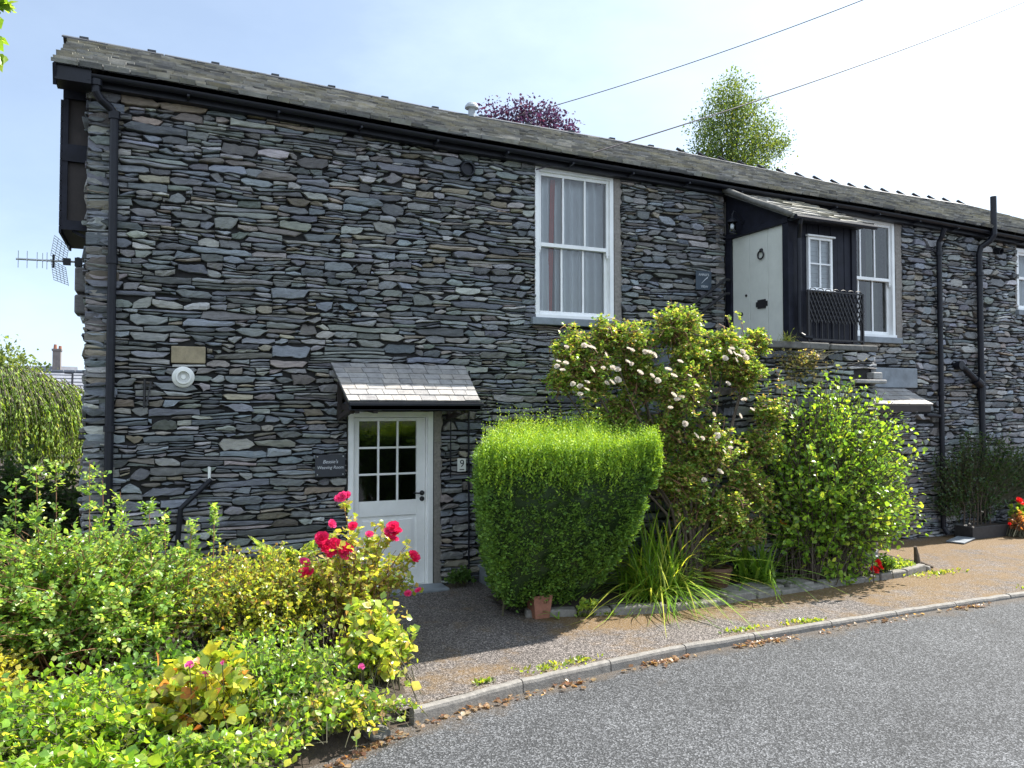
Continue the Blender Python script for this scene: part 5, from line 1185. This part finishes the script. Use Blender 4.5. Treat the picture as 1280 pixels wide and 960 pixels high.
# weeping tree left
wp = thing('weeping_tree', 'weeping tree with hanging light green branches left of the cottage', 'tree', (-6.1, 12, 0)); rg = np.random.default_rng(92)
b = MB(); b.tube([(-6.1, 12, 0), (-6.0, 12, 1.5), (-6.1, 12, 2.7)], [.16, .13, .08], 10); b.build('trunk', M['bark'], wp)
n = 1000; a = rg.uniform(0, 2*math.pi, n); r_ = 2.0*rg.uniform(.1, 1, n)**.5; topz = 3.05-.22*(r_/2.0)**2*3+rg.normal(0, .1, n); p0 = np.column_stack([-6.1+r_*np.cos(a), 12+r_*np.sin(a)*.8, topz]); ln = rg.uniform(.8, 2.3, n)
p1 = p0+np.column_stack([.35*np.cos(a), .3*np.sin(a), -ln]); CPd = curve_pts(p0, p1, np.column_stack([.25*np.cos(a), .2*np.sin(a), .25*np.ones(n)]), 8); stems('branch', CPd, .012, .004, M['stem'], wp)
P, D = shoot_leaves(rg, CPd, 44, .0, .6, upbias=-.6); leaves('crown', P, D, .095*rg.uniform(.6, 1.3, len(P)), palette(rg, len(P), [(.20,.31,.06), (.28,.38,.08), (.13,.21,.05), (.38,.42,.16)], [4, 3, 3, 1]), M['far_leaf'], wp, T_RHOMB, .5, rg, .3)
shrub('dark_hedge', 'dark evergreen hedge below the weeping tree', 'hedge', (-5.2, 4.2, 0), (-5.6, 4.2, .45), (2.6, .9, 1.25), 1100, 18, .08, [(.03,.06,.02), (.045,.085,.025), (.025,.05,.02)], None, 93, mat='far_leaf', tmpl=T_RHOMB, zmin=-.1, base_r=.5)
cl = [(at(2, 452, -28), .9), (at(22, 458, -28), .7), (at(40, 464, -28), .5), (at(-25, 448, -28), 1.2), (at(10, 475, -28), 1.0)]
tree('garden_tree', 'pale green tree in the distance beyond the weeping tree', (-8.6, 28, 0), 3.0, .15, cl, .16, 420, [(.12,.17,.05), (.16,.21,.06), (.09,.13,.05)], None, 94)
# branch of a near tree at the upper left
ov = thing('overhanging_tree', 'tree at the left whose leafy twigs hang into the upper left corner', 'tree', (-6.6, -2.2, 0)); rg = np.random.default_rng(95)
tw = [on(14, 10, 3.5), on(8, 2, 3.5), on(6, 75, 3.5), on(2, 60, 3.5), on(-10, 20, 3.6), on(-12, 50, 3.6), on(-30, -15, 3.6), on(-25, 60, 3.6)]
b = MB(); b.tube([(-6.6, -2.2, 0), (-6.5, -2.3, 2.5), (-6.3, -2.6, 4.6)], [.16, .12, .05], 10); b.tube([(-6.4, -2.4, 3.6), (-5.3, -3.2, 5.0), tuple(on(-60, 20, 3.6))], [.06, .035, .012], 8); b.build('trunk', M['bark'], ov)
p1 = np.array([tuple(t_) for t_ in tw]); p0 = np.tile(np.array(tuple(on(-60, 20, 3.6))), (len(p1), 1)); CPo = curve_pts(p0, p1, np.zeros_like(p1)+np.array((0, 0, .08)), 7); stems('twig', CPo, .006, .003, M['stem'], ov)
P, D = shoot_leaves(rg, CPo, 9, .45, .8, upbias=-.3); cl2 = unit(rg.normal(0, 1, (500, 3)))*rg.uniform(.2, .9, (500, 1))+np.array((-6.3, -2.6, 4.9))
P = np.concatenate([P, cl2]); D = np.concatenate([D, rg.normal(0, 1, (500, 3))])
leaves('crown', P, D, .09*rg.uniform(.7, 1.2, len(P)), palette(rg, len(P), [(.16,.26,.04), (.22,.32,.05), (.1,.18,.03)]), M['leaf'], ov, T_OVAL, .95, rg)

# ================================================================== distant house
dh = thing('distant_house', 'distant house with pale slate roof and a brick chimney at the far left', 'house', (-9, 42, 0))
b = MB(); r0_, r1_ = on(20, 463, -42), on(150, 466, -42); e0_, e1_ = on(20, 505, -40), on(150, 508, -40); zr, ze = r0_.z, e0_.z; xa, xb = r0_.x-3, r1_.x
b.box(xa+.2, xb-.2, 40.2, 45.5, -.3, ze); b.build('wall', M['farwall'], dh)
b = MB(); b.add([(xa, 40, ze), (xb, 40, ze), (xb, 42.8, zr), (xa, 42.8, zr), (xb, 45.6, ze), (xa, 45.6, ze)], [(0, 1, 2, 3), (3, 2, 4, 5)])
for i in range(14): x = xa+(xb-xa)*i/14; b.box(x, x+(xb-xa)/14-.04, 42.68, 42.92, zr, zr+.1)
for i in range(9): t_ = i/9; b.box(xa, xb, 40+2.8*t_-.03, 40+2.8*t_+.04, ze+(zr-ze)*t_, ze+(zr-ze)*t_+.035)
rf = b.build('roof', M['farroof'], dh)
b = MB(); q = on(95, 470, -41); b.tube([(q.x-.6, 41.6, zr-.1), (q.x-.2, 41.4, zr-.15), (q.x-.2, 41.0, ze+.5), (q.x+.3, 40.6, ze+.3)], .06, 8); b.build('pipe', M['black'], rf)
dh2 = thing('chimney_house', 'far rooftop with a tall brick chimney stack on the left skyline', 'house', (-12, 60, 0))
p0_, p1_ = on(40, 457, -60), on(70, 459, -60); pe = on(40, 520, -58); c0_, c1_ = on(65.5, 460, -60), on(76, 437, -60)
b = MB(); b.box(p0_.x-2, p1_.x+1.5, 57.9, 64, -.3, pe.z); b.build('wall', M['farwall'], dh2)
b = MB(); b.add([(p0_.x-2, 57.7, pe.z), (p1_.x+1.8, 57.7, pe.z), (p1_.x+1.4, 60.5, p0_.z), (p0_.x-2, 60.5, p0_.z), (p1_.x+1.8, 64.2, pe.z), (p0_.x-2, 64.2, pe.z)], [(0, 1, 2, 3), (3, 2, 4, 5), (1, 4, 2)]); rf = b.build('roof', M['farroof'], dh2)
b = MB(); b.box(c0_.x, c1_.x, 59.9, 60.7, p0_.z-1, c1_.z-.1); b.box(c0_.x-.06, c1_.x+.06, 59.84, 60.76, c1_.z-.1, c1_.z+.05); b.build('chimney', M['farwall'], rf)
b = MB(); b.lathe([(.13, 0), (.10, .35)], ((c0_.x+c1_.x)/2-.12, 60.2, c1_.z+.05), n=10); b.lathe([(.12, 0), (.1, .25)], ((c0_.x+c1_.x)/2+.2, 60.3, c1_.z+.05), n=10); b.build('chimney_pot', M['terracotta'], rf)

# ================================================================== light and sky
SUN_AZ, SUN_EL = R(86.5), R(50)
sun = bpy.data.lights.new('sun', 'SUN'); sun.energy = 5.0; sun.angle = R(.53); sun.color = (1, .95, .87)
so = bpy.data.objects.new('sun', sun); col.objects.link(so)
dv = Vector((math.sin(SUN_AZ)*math.cos(SUN_EL), math.cos(SUN_AZ)*math.cos(SUN_EL), math.sin(SUN_EL)))
so.rotation_euler = dv.to_track_quat('Z', 'Y').to_euler(); so.location = dv*60
w = bpy.data.worlds.new('World'); sc.world = w; w.use_nodes = True; nt = w.node_tree; bg = nt.nodes['Background']
sky = N(nt, 'ShaderNodeTexSky', sky_type='NISHITA'); sky.sun_disc = False; sky.sun_elevation = SUN_EL; sky.sun_rotation = SUN_AZ
sky.air_density = 1.0; sky.dust_density = .5; sky.ozone_density = 1.5
tc = N(nt, 'ShaderNodeTexCoord'); G_ = tc.outputs['Generated']
def mth(op, a, b_=None):
    n = N(nt, 'ShaderNodeMath', operation=op)
    for i, v in enumerate((a, b_)):
        if v is None: continue
        if isinstance(v, (int, float)): n.inputs[i].default_value = v
        else: nt.links.new(v, n.inputs[i])
    return n.outputs[0]
mp = N(nt, 'ShaderNodeMapping'); mp.inputs['Scale'].default_value = (1.0, 1.0, 2.2); nt.links.new(G_, mp.inputs[0])
cn_ = noise_node(nt, 2.2, 7, .58, mp.outputs[0])
clear = (FW + RT*((40-640)/FPX) + UP*((480-40)/FPX)).normalized()      # the clearest part of the sky lies over the gable end
dp = N(nt, 'ShaderNodeVectorMath', operation='DOT_PRODUCT'); nt.links.new(G_, dp.inputs[0]); dp.inputs[1].default_value = tuple(clear)
sx = N(nt, 'ShaderNodeSeparateXYZ'); nt.links.new(G_, sx.inputs[0])
low = mth('MULTIPLY', mth('MAXIMUM', mth('SUBTRACT', .30, sx.outputs[2]), 0), .55)
val = mth('ADD', mth('ADD', mth('SUBTRACT', 1.0, dp.outputs['Value']), low), mth('MULTIPLY', mth('SUBTRACT', cn_.outputs['Fac'], .5), .30))
rp_ = ramp(nt, [(.0, (.36, .36, .36)), (.06, (.42, .42, .42)), (.18, (.70, .70, .70)), (.34, (1, 1, 1))]); nt.links.new(val, rp_.inputs[0])
cc = mixc(nt, rp_.outputs[0], mixc(nt, 1.0, sky.outputs[0], (.74, .95, 1.15), 'MULTIPLY'), (9.6, 11.4, 13.8))
nt.links.new(cc, bg.inputs[0]); bg.inputs[1].default_value = .05
vs = sc.view_settings; vs.view_transform = 'Standard'; vs.look = 'None'; vs.exposure = 1.28; vs.gamma = 1; vs.use_curve_mapping = False
sc.cycles.max_bounces = 6; sc.cycles.transparent_max_bounces = 12; sc.cycles.caustics_reflective = False; sc.cycles.caustics_refractive = False
